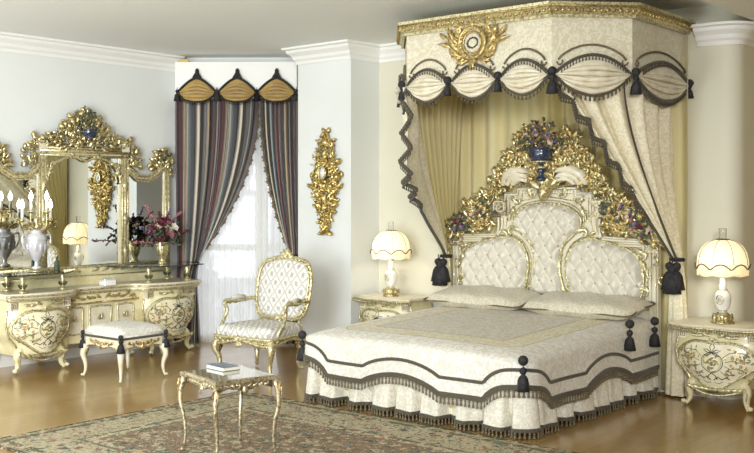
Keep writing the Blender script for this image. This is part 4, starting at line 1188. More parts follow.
def serp_top(mb, x0, x1, yb, yf, z0, z1, bow=.05, over=.0, mi=0, k=24):
    pts = [(x0, yb)]+[(lerp(x0, x1, i/k), yf-bow*(1-abs(2*i/k-1)**2.2)+.012*cos(2*i/k*2*pi)) for i in range(k+1)]+[(x1, yb)]
    prof = [(0, .0), (0, .0)]
    n = len(pts)
    lev = [(z0, -.018), (z0+.3*(z1-z0), -.004), (z0+.55*(z1-z0), 0), (z1-.003, 0), (z1, -.006)]
    cxm, cym = (x0+x1)/2, (yb+yf)/2; vs = []
    for z, d in lev:
        for x, y in pts: vs.append((x+(d if x > cxm else -d), (y-d) if y < yb-.001 else y, z))
    fs = [[l*n+i, l*n+(i+1) % n, (l+1)*n+(i+1) % n, (l+1)*n+i] for l in range(len(lev)-1) for i in range(n)]
    fs.append(list(range(n-1, -1, -1))); fs.append([(len(lev)-1)*n+i for i in range(n)])
    mb.add(vs, fs, mi); return pts
def nightstand():
    r = thing('nightstand', 'cream painted bombe bedside chest with gilt moulding, right of the bed', 'nightstand', (-3.03, 8.06, 0), 0, 'bedside chests')
    pedestal(r, 0, .35, .36, .15, .625, .15, bow=.07)
    mb = MB(); pts = serp_top(mb, -.37, .37, 0, -.43, .625, .66, .06); mb.build('top', 'cream_white', r, sharp=.6)
    mb = MB(); q = [Vector((x, y-.002, .632)) for x, y in pts[1:-1]]
    tube(mb, q, .007, 5)
    for p in resample([(a.x, a.y) for a in q], .022): box(mb, p[0]-.005, p[0]+.005, p[1]-.008, p[1]+.01, .605, .622)
    tube(mb, [(a.x*.985, a.y+.01, .602) for a in q], .006, 5)
    mb.build('gilt_edge', 'gold_pale', r)
    return r
n1 = nightstand()
n2 = copy_tree(n1); n2.location = (-6.43, 8.06, 0); n2['label'] = 'cream painted bombe bedside chest with gilt moulding, left of the bed by the pier'

# ------------------------------------------------------------------ table lamps
def table_lamp(lab):
    r = thing('table_lamp', lab, 'lamp', (0, 0, 0), 0, 'lit porcelain table lamps')
    mb = MB(); lathe(mb, [(.085, 0), (.088, .012), (.07, .02), (.062, .045), (.07, .06), (.05, .075), (.042, .085)], seg=4*6, flute=.05, nfl=4)
    for k in range(8):
        a = k*pi/4; fr = plane((.066*cos(a), .066*sin(a), 0), (-sin(a), cos(a), 0), (0, 0, 1)); leafs(mb, fr, 0, .005, .07, pi/2, .1, .5, .004)
    mb.build('base', 'gold', r)
    mb = MB(); lathe(mb, [(.035, .085), (.03, .10), (.05, .125), (.062, .16), (.065, .20), (.058, .235), (.035, .265), (.025, .28), (.035, .295), (.022, .31), (.022, .36)], seg=28); bdy = mb.build('body', 'porcelain', r)
    mb = MB()
    for sg in (1, -1):
        fr = plane((0, -.066*sg, .19), (sg, 0, 0), (0, 0, 1)); tube(mb, [fr(.028*cos(t), .036*sin(t), -.003) for t in [i*pi/10 for i in range(20)]], .004, 5, closed=True)
        for k in range(8): t = k*pi/4; ball(mb, fr(.013*cos(t), .016*sin(t), -.001), .005, 6, 0, 4)
        ball(mb, fr(0, 0, 0), .006, 6)
    for z, q in ((.10, .032), (.265, .036)): tube(mb, [(q*cos(t), q*sin(t), z) for t in [i*pi/12 for i in range(24)]], .004, 5, closed=True)
    mb.build('gilt_decoration', 'gold', bdy)
    # domed shade with ribs, scalloped braid and ruffle
    def prof(t): return (lerp(.045, .195, sin(t*pi/2)**.9), .66-.17*(1-cos(t*pi/2))*1.0-.02*t)
    mb = MB(); S = 48
    def sh(u, v):
        a = 2*pi*u; rr, z = prof(v); puff = 1+.035*abs(sin(a*4))*sin(pi*min(1, v+.15))
        return (rr*puff*cos(a), rr*puff*sin(a), z)
    grid(mb, sh, S*2, 12)
    sd = mb.build('lamp_shade', 'shade', r)
    mb = MB(); grid(mb, lambda u, v: ((.195-.005*v+.006*sin(u*2*pi*28))*cos(2*pi*u), (.195-.005*v+.006*sin(u*2*pi*28))*sin(2*pi*u), .472-.085*v-.012*abs(sin(u*2*pi*4+0))*v), 168, 4)
    mb.build('ruffle', 'shade_ruffle', sd)
    mb = MB(); tube(mb, [((.207)*cos(t), (.207)*sin(t), .428+.045*abs(sin(t*4+pi/8))) for t in [i*pi/48 for i in range(96)]], .0055, 5, closed=True)
    for k in range(8):
        a = 2*pi*k/8; tube(mb, [((prof(v)[0]+.002)*cos(a), (prof(v)[0]+.002)*sin(a), prof(v)[1]) for v in [i/10 for i in range(11)]], .0022, 4)
    tube(mb, [(.047*cos(t), .047*sin(t), .662) for t in [i*pi/12 for i in range(24)]], .006, 5, closed=True)
    mb.build('braid', 'olive', sd)
    mb = MB(); lathe(mb, [(.022, .36), (.03, .37), (.03, .38), (.012, .39), (.012, .42)], seg=16); mb.build('socket', 'gold', r)
    mb = MB(); lathe(mb, [(.03, .40), (.032, .45), (.026, .62), (.03, .75)], seg=20); o = mb.build('chimney', 'crystal', r); o.modifiers.new('t', 'SOLIDIFY').thickness = .003
    mb = MB(); ball(mb, (0, 0, .49), .02, 10); mb.build('bulb', 'bulb', r)
    return r
def lamp_light(x, y, z, p):
    for dz, pw in ((.47, p),):
        l = bpy.data.lights.new('lamp_light', 'POINT'); l.energy = pw; l.color = (1, .86, .62); l.shadow_soft_size = .05
        o = bpy.data.objects.new('lamp_light', l); COL.objects.link(o); o.location = (x, y-.07, z+dz)
t1 = table_lamp('lit porcelain lamp with domed cream shade on the right nightstand'); t1.location = (-3.03, 7.80, .66)
t2 = copy_tree(t1); t2.location = (-6.43, 7.80, .66); t2['label'] = 'lit porcelain lamp with domed cream shade on the left nightstand by the pier'
lamp_light(-3.03, 7.80, .66, 2.5); lamp_light(-6.43, 7.80, .66, 3)

# ------------------------------------------------------------------ dressing table along the left wall (front towards +x)
VY = 5.95
van = thing('dressing_table', 'long cream bombe dressing table with two painted heart doors along the left wall', 'dressing table', (-9.07, VY, 0), pi/2)
# local: x = world y - VY, -y = world +x
for x0 in (-.77, .77): pedestal(van, x0, .345, .46, .16, .70, .16, bow=.10, nm='cabinet', big=1.12)
mb = MB()
pt = [(-1.16, 0)]
def vy(x):
    a = abs(x)
    if a > .42: return -.53-.09*(1-((a-.78)/.37)**2)
    return -.40-.13*max(0, (a-.30)/.12)**1.5
xs = [lerp(-1.15, 1.15, i/70) for i in range(71)]
pts = [(-1.15, 0)]+[(x, vy(x)) for x in xs]+[(1.15, 0)]
n = len(pts)
lev = [(.70, .03), (.715, .01), (.745, .0), (.755, .0), (.76, .006)]; vs = []
for z, d in lev:
    for x, y in pts: vs.append((x-(d if x > 0 else -d)*.7, y+(d if y < 0 else 0), z))
mb.add(vs, [[l*n+i, l*n+(i+1) % n, (l+1)*n+(i+1) % n, (l+1)*n+i] for l in range(4) for i in range(n)]+[list(range(n-1, -1, -1)), [4*n+i for i in range(n)]])
mb.build('top', 'cream_white', van, sharp=.6)
mb = MB(); tube(mb, [(x, y-.002, .735) for x, y in pts[1:-1]], .010, 6); tube(mb, [(x*.985, y+.022, .705) for x, y in pts[1:-1]], .009, 6); tube(mb, [(x*.98, y+.02, .692) for x, y in pts[1:-1]], .006, 5)
mb.build('gilt_edge', 'gold_pale', van)
mb = MB(); box(mb, -.46, .46, -.32, -.02, .19, .70, bev=.01); box(mb, -.46, .46, -.37, -.30, .585, .70, bev=.01)
ctr = mb.build('centre_cabinet', 'cream', van, smooth=False)
cf = plane((0, -.32, 0), (1, 0, 0), (0, 0, 1)); cf2 = plane((0, -.37, 0), (1, 0, 0), (0, 0, 1))
for (a, b, nm) in ((-.43, -.18, 'door'), (-.155, .155, 'door'), (.18, .43, 'door')):
    mb = MB(); prism(mb, [(a+.01, .27), (b-.01, .27), (b-.01, .57), (a+.01, .57)], cf, 0, .008)
    d = mb.build(nm, 'cream_white', van, smooth=False)
    mb = MB(); c = (a+b)/2; hw_ = (b-a)/2-.03
    o_ = [(c-hw_, .30), (c-hw_*.5, .29), (c, .285), (c+hw_*.5, .29), (c+hw_, .30), (c+hw_*.98, .42), (c+hw_, .54), (c+hw_*.4, .55), (c, .56), (c-hw_*.4, .55), (c-hw_, .54), (c-hw_*.98, .42)]
    tube(mb, catmull([cf(u, v, .01) for u, v in o_], 4, True), .009, 6, closed=True)
    for sg in (1, -1): cscroll(mb, (lambda u, v, w=0, sg=sg, c=c: cf(c+sg*u, v, w+.01)), .03, .42, .07, .5, 1, .003); leafs(mb, (lambda u, v, w=0, sg=sg, c=c: cf(c+sg*u, v, w+.01)), .005, .42, .06, 1.0, .7, .3, .003)
    mb.build('gilt_panel', 'gold_pale', d)
mb = MB()
for sg in (1, -1):
    f2 = (lambda u, v, w=0, sg=sg: cf2(sg*u, v, w))
    for k in range(6): leafs(mb, f2, .02+.06*k, .64+.006*sin(k*2), .075, .2-.4*(k % 2), .7, .4, .004)
    tube(mb, [f2(.02, .60, .004), f2(.2, .595, .004), f2(.44, .60, .004)], .007, 5); cscroll(mb, f2, .38, .60, .1, .3, 1, .006, .008)
mb.build('drawer_carving', 'gold_red', van)
for x in (-.40, .40): mb = MB(); cabriole(mb, (x, -.30, .015), (x, -.27, .28), (0, -1, 0), .026, .017); mb.build('leg', 'cream', van)
# glass shelves on small gilt stands
GZ = .925
def glass(name, pts, lab):
    r = thing('glass_shelf', lab, 'shelf', (pts[0][0], pts[0][1], GZ), 0, 'glass shelves over the dressing table')
    n = len(pts); mb = MB(); mb.add([(x, y, GZ) for x, y in pts]+[(x, y, GZ+.012) for x, y in pts], [list(range(n-1, -1, -1)), list(range(n, 2*n))]+[[i, (i+1) % n, n+(i+1) % n, n+i] for i in range(n)])
    wbuild(mb, 'glass_plate', 'glass', r, smooth=False)
    mb = MB(); sweep(mb, [(0, -.001), (.012, -.001), (.012, .002), (0, .002)], [(x, y, GZ) for x, y in pts], closed=True); wbuild(mb, 'plate_edge', 'glass_edge', r, smooth=False)
    return r
ga = [(-8.945, 4.80), (-8.50, 4.80)]+[(-8.47+.0*i, 4.80+.07*i) for i in range(1, 8)]+[(-8.50, 5.40), (-8.62, 5.55), (-8.80, 5.68), (-8.945, 5.73)]
gb = [(x, 2*VY-y) for x, y in reversed(ga)]
glass('glass_shelf', ga, 'dark edged glass shelf over the left end of the dressing table')
glass('glass_shelf', gb, 'dark edged glass shelf over the right end of the dressing table')
stands = []
for i, (x, y) in enumerate([(-8.56, 4.98), (-8.62, 5.44), (-8.56, 6.92), (-8.62, 6.46), (-8.88, 5.0), (-8.88, 6.9)]):
    if i == 0:
        st = thing('shelf_support', 'small gilt support', 'support', (x, y, .76), 0, 'small gilt supports under the glass shelves')
        mb = MB(); lathe(mb, [(.04, 0), (.042, .01), (.02, .022), (.016, .05), (.03, .075), (.02, .10), (.03, .12), (.025, .132), (.03, .165)], seg=12); mb.build('stem', 'gold', st)
        mb = MB()
        for k in range(9):
            a = k*2*pi/9; leafs(mb, plane((.015*cos(a), .015*sin(a), .04), (cos(a), sin(a), 0), (0, 0, 1)), 0, 0, .05, 1.2, -.4, .5, .003)
        mb.build('leaves', 'leaf', st); s0_ = st
    else: st = copy_tree(s0_); st.location = (x, y, .76)
    stands.append(st)
for st, l in zip(stands, ('gilt leafy support at the front left corner of the left glass shelf', 'gilt leafy support under the inner front of the left glass shelf', 'gilt leafy support at the front right corner of the right glass shelf',
                          'gilt leafy support under the inner front of the right glass shelf', 'gilt leafy support by the wall under the left glass shelf', 'gilt leafy support by the wall under the right glass shelf')): st['label'] = l

# triptych mirror: stands on the dressing table against the wall; local plane u = world y - VY, v = z, w = world +x
MF = plane((-9.06, VY, 0), (0, 1, 0), (0, 0, 1))
def mirror_fr(u, v, w=0): return MF(u, v, w)
mir = thing('triptych_mirror', 'gilt three part mirror with carved crest standing on the dressing table', 'mirror', (-9.06, VY, .76))
def bar(mb, u0, v0, u1, v1, hw_, w0, w1):
    d = Vector((u1-u0, v1-v0)).normalized(); n = Vector((-d.y, d.x))*hw_
    prism(mb, [(u0-n.x, v0-n.y), (u1-n.x, v1-n.y), (u1+n.x, v1+n.y), (u0+n.x, v0+n.y)], MF, w0, w1)
mb = MB(); bar(mb, -1.1, .80, 1.1, .80, .04, 0, .10); bar(mb, -1.08, .89, 1.08, .89, .05, 0, .06)
wbuild(mb, 'plinth', 'cream', mir, smooth=False)
mb = MB()
for v in (.84, .94, .765): tube(mb, [MF(-1.08, v, .07), MF(1.08, v, .07)], .012, 6)
for sg in (1, -1):
    for k in range(8): leafs(mb, (lambda u, v, w=0, sg=sg: MF(sg*u, v, w)), .06+.12*k, .89, .1, .15, .5, .4, .065)
wbuild(mb, 'plinth_moulding', 'gold_pale', mir)
# central glass (turned a hair) and wings
def pane_mesh(poly, tilt=0, w=.03):
    mb = MB(); n = len(poly)
    cxm = sum(p[0] for p in poly)/n
    f = lambda u, v, ww: MF(u, v, ww+(u-cxm)*tilt)
    prism(mb, poly, f, w-.006, w); return mb
TILT = -.030
cp = [(-.46, .93), (.46, .93), (.46, 2.10), (-.46, 2.10)]
wbuild(pane_mesh(cp, TILT), 'mirror_glass', 'mirror', mir, smooth=False)
def wing_top(u):   # u from the inner edge .50 to outer 1.04
    return interp([(.50, 2.02), (.56, 1.93), (.66, 1.865), (.80, 1.86), (.90, 1.91), (.98, 1.98), (1.06, 2.0)], u)
wp = [(.52, .93)]+[(1.02, .93)]+[(lerp(1.02, .52, i/14), wing_top(lerp(1.02, .52, i/14))-.02) for i in range(15)]
wbuild(pane_mesh(wp, .0), 'mirror_glass', 'mirror', mir, smooth=False)
wbuild(pane_mesh([(-a, b) for a, b in reversed(wp)], .0), 'mirror_glass', 'mirror', mir, smooth=False)
mb = MB(); gm = MB()
for sg in (1, -1):
    bar(mb, sg*.49, .92, sg*.49, 2.13, .045, -.0, .055); bar(mb, sg*1.05, .92, sg*1.05, 1.98, .03, 0, .05)
    for u, r in ((.455, .012), (.49, .014), (.525, .012), (1.03, .011), (1.07, .012)):
        tube(gm, [MF(sg*u, .93, .055), MF(sg*u, 2.12 if u < .6 else 1.97, .055)], r, 6)
    for d, r in ((0, .022), (.035, .012), (-.03, .01)):
        tube(gm, [MF(sg*u, wing_top(u)+d, .05) for u in [lerp(.52, 1.06, i/24) for i in range(25)]], r, 6)
for d, r in ((2.13, .02), (2.085, .013), (2.16, .012)): tube(gm, [MF(-.53, d, .055), MF(.53, d, .055)], r, 6)
bar(mb, -.5, 2.12, .5, 2.12, .045, 0, .05)
# inner arch of the central frame
tube(gm, catmull([MF(-.44, 1.80, .045), MF(-.40, 1.95, .05), (MF(-.28, 2.04, .05)), MF(-.12, 2.07, .05), MF(0, 2.03, .055), MF(.12, 2.07, .05), MF(.28, 2.04, .05), MF(.40, 1.95, .05), MF(.44, 1.80, .045)], 5), .015, 6)
for sg in (1, -1):
    f2 = (lambda u, v, w=0, sg=sg: MF(sg*u, v, w))
    for (u, v, s, r, fl) in ((.40, 2.0, .14, 2.2, 1), (.43, 1.88, .10, 1.6, -1), (.12, 2.06, .1, 0, 1)): cscroll(gm, f2, u, v, s, r, fl, s*.08, .06); leafs(gm, f2, u, v, s*.7, r+.5, .7, .4, .06)
    for k in range(3): leafs(gm, f2, .49, 1.0+.35*k, .14, pi/2, .2, .3, .065)
wbuild(mb, 'frame', 'cream_side', mir, smooth=False); wbuild(gm, 'gilt_frame', 'gold_pale', mir)
mb = MB()
crest_m = [(0, 2.17), (.58, 2.17), (.60, 2.22), (.50, 2.27), (.40, 2.27), (.33, 2.33), (.25, 2.36), (.2, 2.44), (.12, 2.50), (0, 2.54)]
carve_fill(mb, MF, crest_m, 170, .08, 3, mirror=0, w=.03, wj=.05, leaf=.5, out=(0, 2.1), rad=.06)
carve_fill(mb, MF, [(.50, 2.22), (.62, 2.22), (.66, 2.10), (.72, 1.96), (.62, 1.93), (.56, 2.05)], 28, .085, 4, mirror=0, w=.03, wj=.04, leaf=.5, rad=.06)
wm = MB(); carve_fill(wm, MF, [(.86, 1.98), (.90, 2.10), (1.0, 2.18), (1.10, 2.14), (1.15, 2.04), (1.12, 1.92), (1.02, 1.94), (.92, 1.94)], 44, .085, 6, mirror=0, w=.03, wj=.05, leaf=.6, out=(1.0, 1.9), rad=.06)
for sg in (1, -1):
    f2 = (lambda u, v, w=0, sg=sg: MF(sg*u, v, w))
    for (u, v, s, r, fl) in ((.18, 2.36, .24, 2.2, 1), (.36, 2.24, .2, 2.7, -1), (.54, 2.2, .14, 2.0, 1), (.6, 2.05, .18, 1.9, 1), (1.10, 1.92, .12, 1.5, -1), (1.03, 2.1, .14, 1.0, 1), (.12, 2.48, .12, .9, 1)): cscroll(mb if u < 1 else wm, f2, u, v, s, r, fl, s*.06, .05)
wbuild(mb, 'crest', 'gold', mir)
for sg in (1, -1):
    # one crest on each wing
    h_ = MB(); keep = {}; L_ = mir.location
    for i, v in enumerate(wm.v):
        if (v[1]-VY)*sg > 0: keep[i] = len(h_.v); h_.v.append(v)
    for f in wm.f:
        if all(i in keep for i in f): h_.f.append([keep[i] for i in f]); h_.mi.append(0)
    wbuild(h_, 'wing_crest', 'gold', mir)
f0 = MF
mb = MB(); c = MF(0, 2.30, .12); lathe(mb, [(.025, -.06), (.04, -.05), (.015, -.03), (.07, .0), (.08, .03), (.072, .05), (.08, .055), (.07, .06), (.001, .055)], c, 18, 0, .05, 9, )
wbuild(mb, 'urn', 'blue', mir)
mb = MB(); rd = random.Random(3)
for k in range(26): leafs(mb, plane(MF(rd.gauss(0, .05), 2.42+rd.uniform(-.04, .14), .10), (0, 1, 0), (rd.uniform(-.5, .5), 0, 1)), 0, 0, .05, rd.uniform(0, 6.3), .6, .4, .003)
for sg in (1, -1):
    for k in range(10): leafs(mb, plane(MF(sg*(1.02+rd.gauss(0, .04)), 2.10+rd.uniform(-.04, .08), .09), (0, 1, 0), (rd.uniform(-.5, .5), 0, 1)), 0, 0, .045, rd.uniform(0, 6.3), .6, .4, .003)
wbuild(mb, 'leaves', 'leaf', mir)
for sg in (1, -1):
    mb = MB(); prism(mb, [(sg*.49-.045, 2.14), (sg*.49+.045, 2.14), (sg*.49+.045, 2.23), (sg*.49-.045, 2.23)], MF, 0, .07); wbuild(mb, 'corner_block', 'cream_white', mir, smooth=False)

# ------------------------------------------------------------------ things on the dressing table
# candelabrum lamp: silvered urn with gilt candle arms
cl = thing('candelabrum', 'silvered porcelain urn candelabrum with gilt arms and lit candle bulbs on the left glass shelf', 'candelabrum', (-8.74, 5.23, GZ+.012))
mb = MB(); lathe(mb, [(.075, 0), (.08, .012), (.06, .02), (.05, .03)], seg=20); mb.build('foot', 'gold', cl)
mb = MB(); lathe(mb, [(.045, .03), (.05, .045), (.022, .06), (.018, .10), (.045, .13), (.075, .20), (.092, .28), (.095, .33), (.08, .36), (.05, .375), (.055, .39), (.04, .41)], seg=26); u = mb.build('urn', 'silverwhite', cl)
mb = MB()
for sg in (1, -1):
    tube(mb, catmull([(0, sg*.085, .34), (0, sg*.14, .36), (0, sg*.15, .29), (0, sg*.12, .22), (0, sg*.075, .19)], 5), .009, 6)
mb.build('handle', 'silverwhite', u)
mb = MB(); tube(mb, [(.096*cos(t), .096*sin(t), .315) for t in [i*pi/14 for i in range(28)]], .006, 5, closed=True)
for k in range(10): a = k*pi/5; leafs(mb, plane((.08*cos(a), .08*sin(a), .2), (-sin(a), cos(a), 0), (0, 0, 1)), 0, 0, .09, pi/2, .1, .4, .004)
mb.build('silver_relief', 'silverwhite', u)
mb = MB(); lathe(mb, [(.03, .41), (.04, .44), (.02, .47), (.03, .50), (.012, .54)], seg=14)
tips = [(0, -.15), (0, .15), (.13, .03), (-.10, 0)]
for (x, y) in tips:
    h = .50 if abs(y) > .1 else .58
    tube(mb, catmull([(0, 0, .46), (x*.5, y*.5, .41), (x*.95, y*.95, .44), (x, y, h)], 6), .009, 6); lathe(mb, [(.01, -.02), (.035, 0), (.028, .012), (.014, .015)], (x, y, h), 12)
    a = atan2(y, x); leafs(mb, plane((x*.4, y*.4, .44), (cos(a), sin(a), 0), (0, 0, 1)), 0, 0, .1, -.5, 1.2, .5, .004)
for k in range(8): a = k*pi/4; leafs(mb, plane((0, 0, .44), (cos(a), sin(a), 0), (0, 0, 1)), .02, 0, .08, .7, -.9, .6, .004)
mb.build('arms', 'gold', cl)
for (x, y) in tips:
    h = .50 if abs(y) > .1 else .58
    mb = MB(); lathe(mb, [(.014, .015), (.014, .11)], (x, y, h), 10); cd = mb.build('candle', 'porcelain', cl)
    mb = MB(); lathe(mb, [(.010, .11), (.022, .135), (.02, .16), (.001, .205)], (x, y, h), 10); mb.build('bulb', 'candle_bulb', cd)
# flower vase
def rosebush(parent, seed, cx_, cy_, z0, R, H, n, greens):
    rd = random.Random(seed); pts = []
    for i in range(n):
        a = rd.uniform(0, 2*pi); el = rd.uniform(.0, 1); r = R*(.35+.65*rd.random())*cos(el*1.1); pts.append((cx_+r*cos(a), cy_+r*sin(a), z0+.05+H*.55*(el)+rd.uniform(-.02, .03)))
    return pts
vs_ = thing('flower_vase', 'gold fluted vase standing on the right glass shelf of the dressing table', 'vase', (-8.78, 6.76, GZ+.012))
mb = MB(); lathe(mb, [(.045, 0), (.05, .01), (.035, .025), (.03, .04), (.05, .09), (.068, .16), (.07, .205), (.062, .225), (.066, .235), (.058, .235), (.05, .2), (.001, .19)], seg=40, flute=.05, nfl=10); mb.build('vase_body', 'gold', vs_)
mb = MB(); tube(mb, [(.066*cos(t), .066*sin(t), .232) for t in [i*pi/12 for i in range(24)]], .006, 5, closed=True); mb.build('rim', 'gold_pale', vs_)
fl = thing('flower_bouquet', 'bouquet of dark red, pink and white flowers in the gold vase', 'flowers', (-8.78, 6.76, GZ+.24))
rd = random.Random(12)
for i in range(44):
    a = rd.uniform(0, 2*pi); e = rd.random(); r = .24*(.3+.7*rd.random())*cos(e*1.2)
    x, y, z = r*cos(a)*.8, r*sin(a)*1.15, .02+.24*e
    mb = MB(); blossom(mb, (0, 0, 0), rd.uniform(.034, .055), (x+.12, y, z), 0, 6, i); o = mb.build('flower', ['rose_dark', 'rose', 'rose_dark', 'white_petal', 'rose', 'rose_pale', 'rose_dark'][i % 7], fl); o.location = (x, y, z)
mb = MB()
for i in range(150):
    a = rd.uniform(0, 2*pi); e = rd.random(); r = .24*(.2+.8*rd.random())*cos(e*1.1)
    leafs(mb, plane((r*cos(a)*.8, r*sin(a)*1.1, .0+.24*e-.02), (rd.gauss(0, 1), rd.gauss(0, 1), .3), (rd.gauss(0, 1), .2, 1)), 0, 0, .07, rd.uniform(0, 6.3), .8, .45, .004)
mb.build('foliage', 'leaf', fl)
for k, (dx, dy, dz) in enumerate([(.0, -.22, .40), (.05, -.08, .34), (0, .10, .36), (.0, .24, .33), (.05, .02, .30), (.05, -.34, .18), (.1, -.45, .02), (.0, .34, .12)]):
    mb = MB(); p = catmull([(0, 0, -.03), (dx*.4, dy*.4, dz*.55), (dx, dy, dz)], 7); tube(mb, p, .004, 4); st = mb.build('stem', 'stem', fl)
    mb = MB()
    for q in p[6:]:
        for j in range(3): ball(mb, (q.x+rd.gauss(0, .009), q.y+rd.gauss(0, .009), q.z+rd.gauss(0, .008)), .010, 5, 0, 4)
    mb.build('buds', ['rose', 'rose_dark', 'lilac'][k % 3], st)
cbx = thing('crystal_box', 'small clear crystal box on the middle of the dressing table', 'box', (-8.66, 5.98, .76))
mb = MB(); box(mb, -.05, .05, -.07, .07, 0, .06, bev=.008); mb.build('box_body', 'porcelain', cbx, smooth=False)
mb = MB(); box(mb, -.052, .052, -.072, .072, .062, .075, bev=.004); ball(mb, (0, 0, .085), .012, 8); mb.build('lid', 'silverwhite', cbx, smooth=False)
pb = thing('perfume_bottle', 'slim dark bottle at the inner edge of the left glass shelf', 'bottle', (-8.82, 5.50, GZ+.012))
mb = MB(); lathe(mb, [(.026, 0), (.028, .01), (.024, .08), (.010, .10), (.010, .12)], seg=14); mb.build('bottle_body', 'leaf', pb)
mb = MB(); lathe(mb, [(.008, .12), (.02, .13), (.02, .15), (.001, .17)], seg=12); mb.build('stopper', 'gold', pb)

# ------------------------------------------------------------------ stool
st = thing('stool', 'cream upholstered stool with black corner tassels in front of the dressing table', 'stool', (-7.745, 5.53, 0), .02)
W_, D_ = .275, .245
mb = MB()
def cush(u, v):
    a = 2*u-1; b = 2*v-1; q = (max(0, (1-a**6)*(1-b**6)))**.35; return (a*W_, b*D_, .425+.065*q+.015*(1-a*a)*(1-b*b))
grid(mb, cush, 24, 24); box(mb, -W_, W_, -D_, D_, .385, .43, bev=.01); mb.build('seat', 'spread_side', st)
mb = MB(); ring = [(-W_, -D_), (W_, -D_), (W_, D_), (-W_, D_)]
tube(mb, [(x*1.01, y*1.01, .392) for x, y in ring], .011, 5, closed=True); mb.build('braid', 'olive', st, smooth=False)
mb = MB()
for (x0, y0), (x1, y1) in zip(ring, ring[1:]+ring[:1]):
    fr = plane((x0, y0, 0), (x1-x0, y1-y0, 0), (0, 0, 1)); L = math.hypot(x1-x0, y1-y0)
    poly = [(0, .38), (0, .27)]+[(L*i/12, .27+.05*sin(pi*i/12)**.5-.035*math.exp(-((i-6)/1.4)**2)) for i in range(1, 12)]+[(L, .27), (L, .38)]
    prism(mb, poly, fr, -.03, .0)
mb.build('apron', 'cream_white', st, smooth=False)
mb = MB()
for (x0, y0), (x1, y1) in zip(ring, ring[1:]+ring[:1]):
    L = math.hypot(x1-x0, y1-y0); fr = plane(((x0+x1)/2, (y0+y1)/2, 0), (x1-x0, y1-y0, 0), (0, 0, 1))
    for sg in (1, -1):
        f2 = (lambda u, v, w=0, sg=sg: fr(sg*u, v, w))
        for k in range(4): leafs(mb, f2, .01+.04*k, .325+.01*(k % 2), .055, .3, .6, .45, .003)
        cscroll(mb, f2, .06, .33, .08, .3, 1, .006, .005)
    leafs(mb, fr, 0, .35, .07, -pi/2, .01, .7, .005)
    tube(mb, [fr(L*(i/12-.5), .27+.05*sin(pi*i/12)**.5-.035*math.exp(-((i-6)/1.4)**2), .002) for i in range(13)], .006, 5)
mb.build('gilt_carving', 'gold_red', st)
for (x, y) in ring:
    mb = MB(); s = Vector((x, y, 0)).normalized(); cabriole(mb, (x*1.02, y*1.02, .015), (x*.93, y*.93, .30), s, .024, .011, amp=.09); l = mb.build('leg', 'cream_white', st)
    mb = MB(); leafs(mb, plane((x*1.02, y*1.02, .2), s.cross(Vector((0, 0, 1))), (0, 0, 1)), 0, 0, .11, pi/2, .1, .4, .03); mb.build('gilt_leaf', 'gold_pale', l)
    mb = MB(); tassel(mb, (0, 0, 0), .95); ball(mb, (0, 0, .0), .022, 8); t = mb.build('tassel', 'tassel', st); t.location = (x*1.03, y*1.03, .415)

# ------------------------------------------------------------------ armchair, faces -y in its own frame
ac = thing('armchair', 'gilt carved armchair with trellis patterned upholstery in front of the pier', 'armchair', (-6.97, 6.54, 0), .128)
mb = MB()
seat_o = [(-.34, -.27), (-.2, -.31), (0, -.33), (.2, -.31), (.34, -.27), (.33, 0), (.29, .25), (0, .27), (-.29, .25), (-.33, 0)]
so_ = catmull([(a, b, 0) for a, b in seat_o], 5, True)
def ringed(mb, so, levels, cap=True, uv=False, mi=0):
    n = len(so); vs = []; uvs = []
    for s, z, *_ in levels:
        for p in so: vs.append((p.x*s, p.y*s, z)); uvs.append((p.x*s, p.y*s-(z-.36 if p.y < .1 else 0)))
    fs = [[l*n+i, l*n+(i+1) % n, (l+1)*n+(i+1) % n, (l+1)*n+i] for l in range(len(levels)-1) for i in range(n)]
    if cap: vs.append((0, 0, levels[-1][1]+.004)); uvs.append((0, 0)); c = len(vs)-1; b = (len(levels)-1)*n; fs += [[b+i, b+(i+1) % n, c] for i in range(n)]
    mb.add(vs, fs, mi, [(u+.5, v+z0_*0) for (u, v), z0_ in zip(uvs, [0]*len(uvs))])
ringed(mb, so_, [(.97, .36), (1.0, .375), (1.0, .42), (.97, .445), (.88, .458), (.7, .468), (.4, .476), (.15, .48)])
mb.build('seat', 'trellis', ac)
mb = MB(); n = len(so_)
for i in range(n):   # carved rail
    p, q = so_[i], so_[(i+1) % n]
rail = [Vector((p.x*1.01, p.y*1.01, .355)) for p in so_]; tube(mb, rail, .018, 6, closed=True)
low = [Vector((p.x*1.0, p.y*1.0, .315+.022*cos(atan2(p.y, p.x)*4))) for p in so_]; tube(mb, low, .016, 6, closed=True)
for i in range(n):
    j = (i+1) % n; mb.add([rail[i], rail[j], low[j], low[i]], [[0, 1, 2, 3]])
    t = (rail[j]-rail[i]); leafs(mb, plane(rail[i]*.5+low[i]*.5, t, (0, 0, 1)), 0, 0, .04, .5*(1 if i % 2 else -1), .5, .5, .014)
for x, y, a in ((0, -.33, 0), ): 
    fr = plane((0, -.345, 0), (1, 0, 0), (0, 0, 1))
    for r in (.2, .8, pi/2, pi-.8, pi-.2, -pi/2, -.9, pi+.9): leafs(mb, fr, 0, .33, .06, r, .3, .5, .01)
mb.build('seat_frame', 'gold_pale', ac)
BKt = -.20    # lean of the back
def BF(u, v, w=0):   # back plane, leans away from the seat
    return Vector((u, .26+(v-.45)*.18-w, v))
bo = [(0, .50), (.15, .49), (.26, .53), (.30, .62), (.315, .74), (.31, .89), (.265, 1.00), (.15, 1.045), (0, 1.065)]
bo = bo+[(-a, b) for a, b in reversed(bo[1:-1])]
bs = smooth2(bo, 5)
mb = MB(); nb_ = len(bs); R = 8
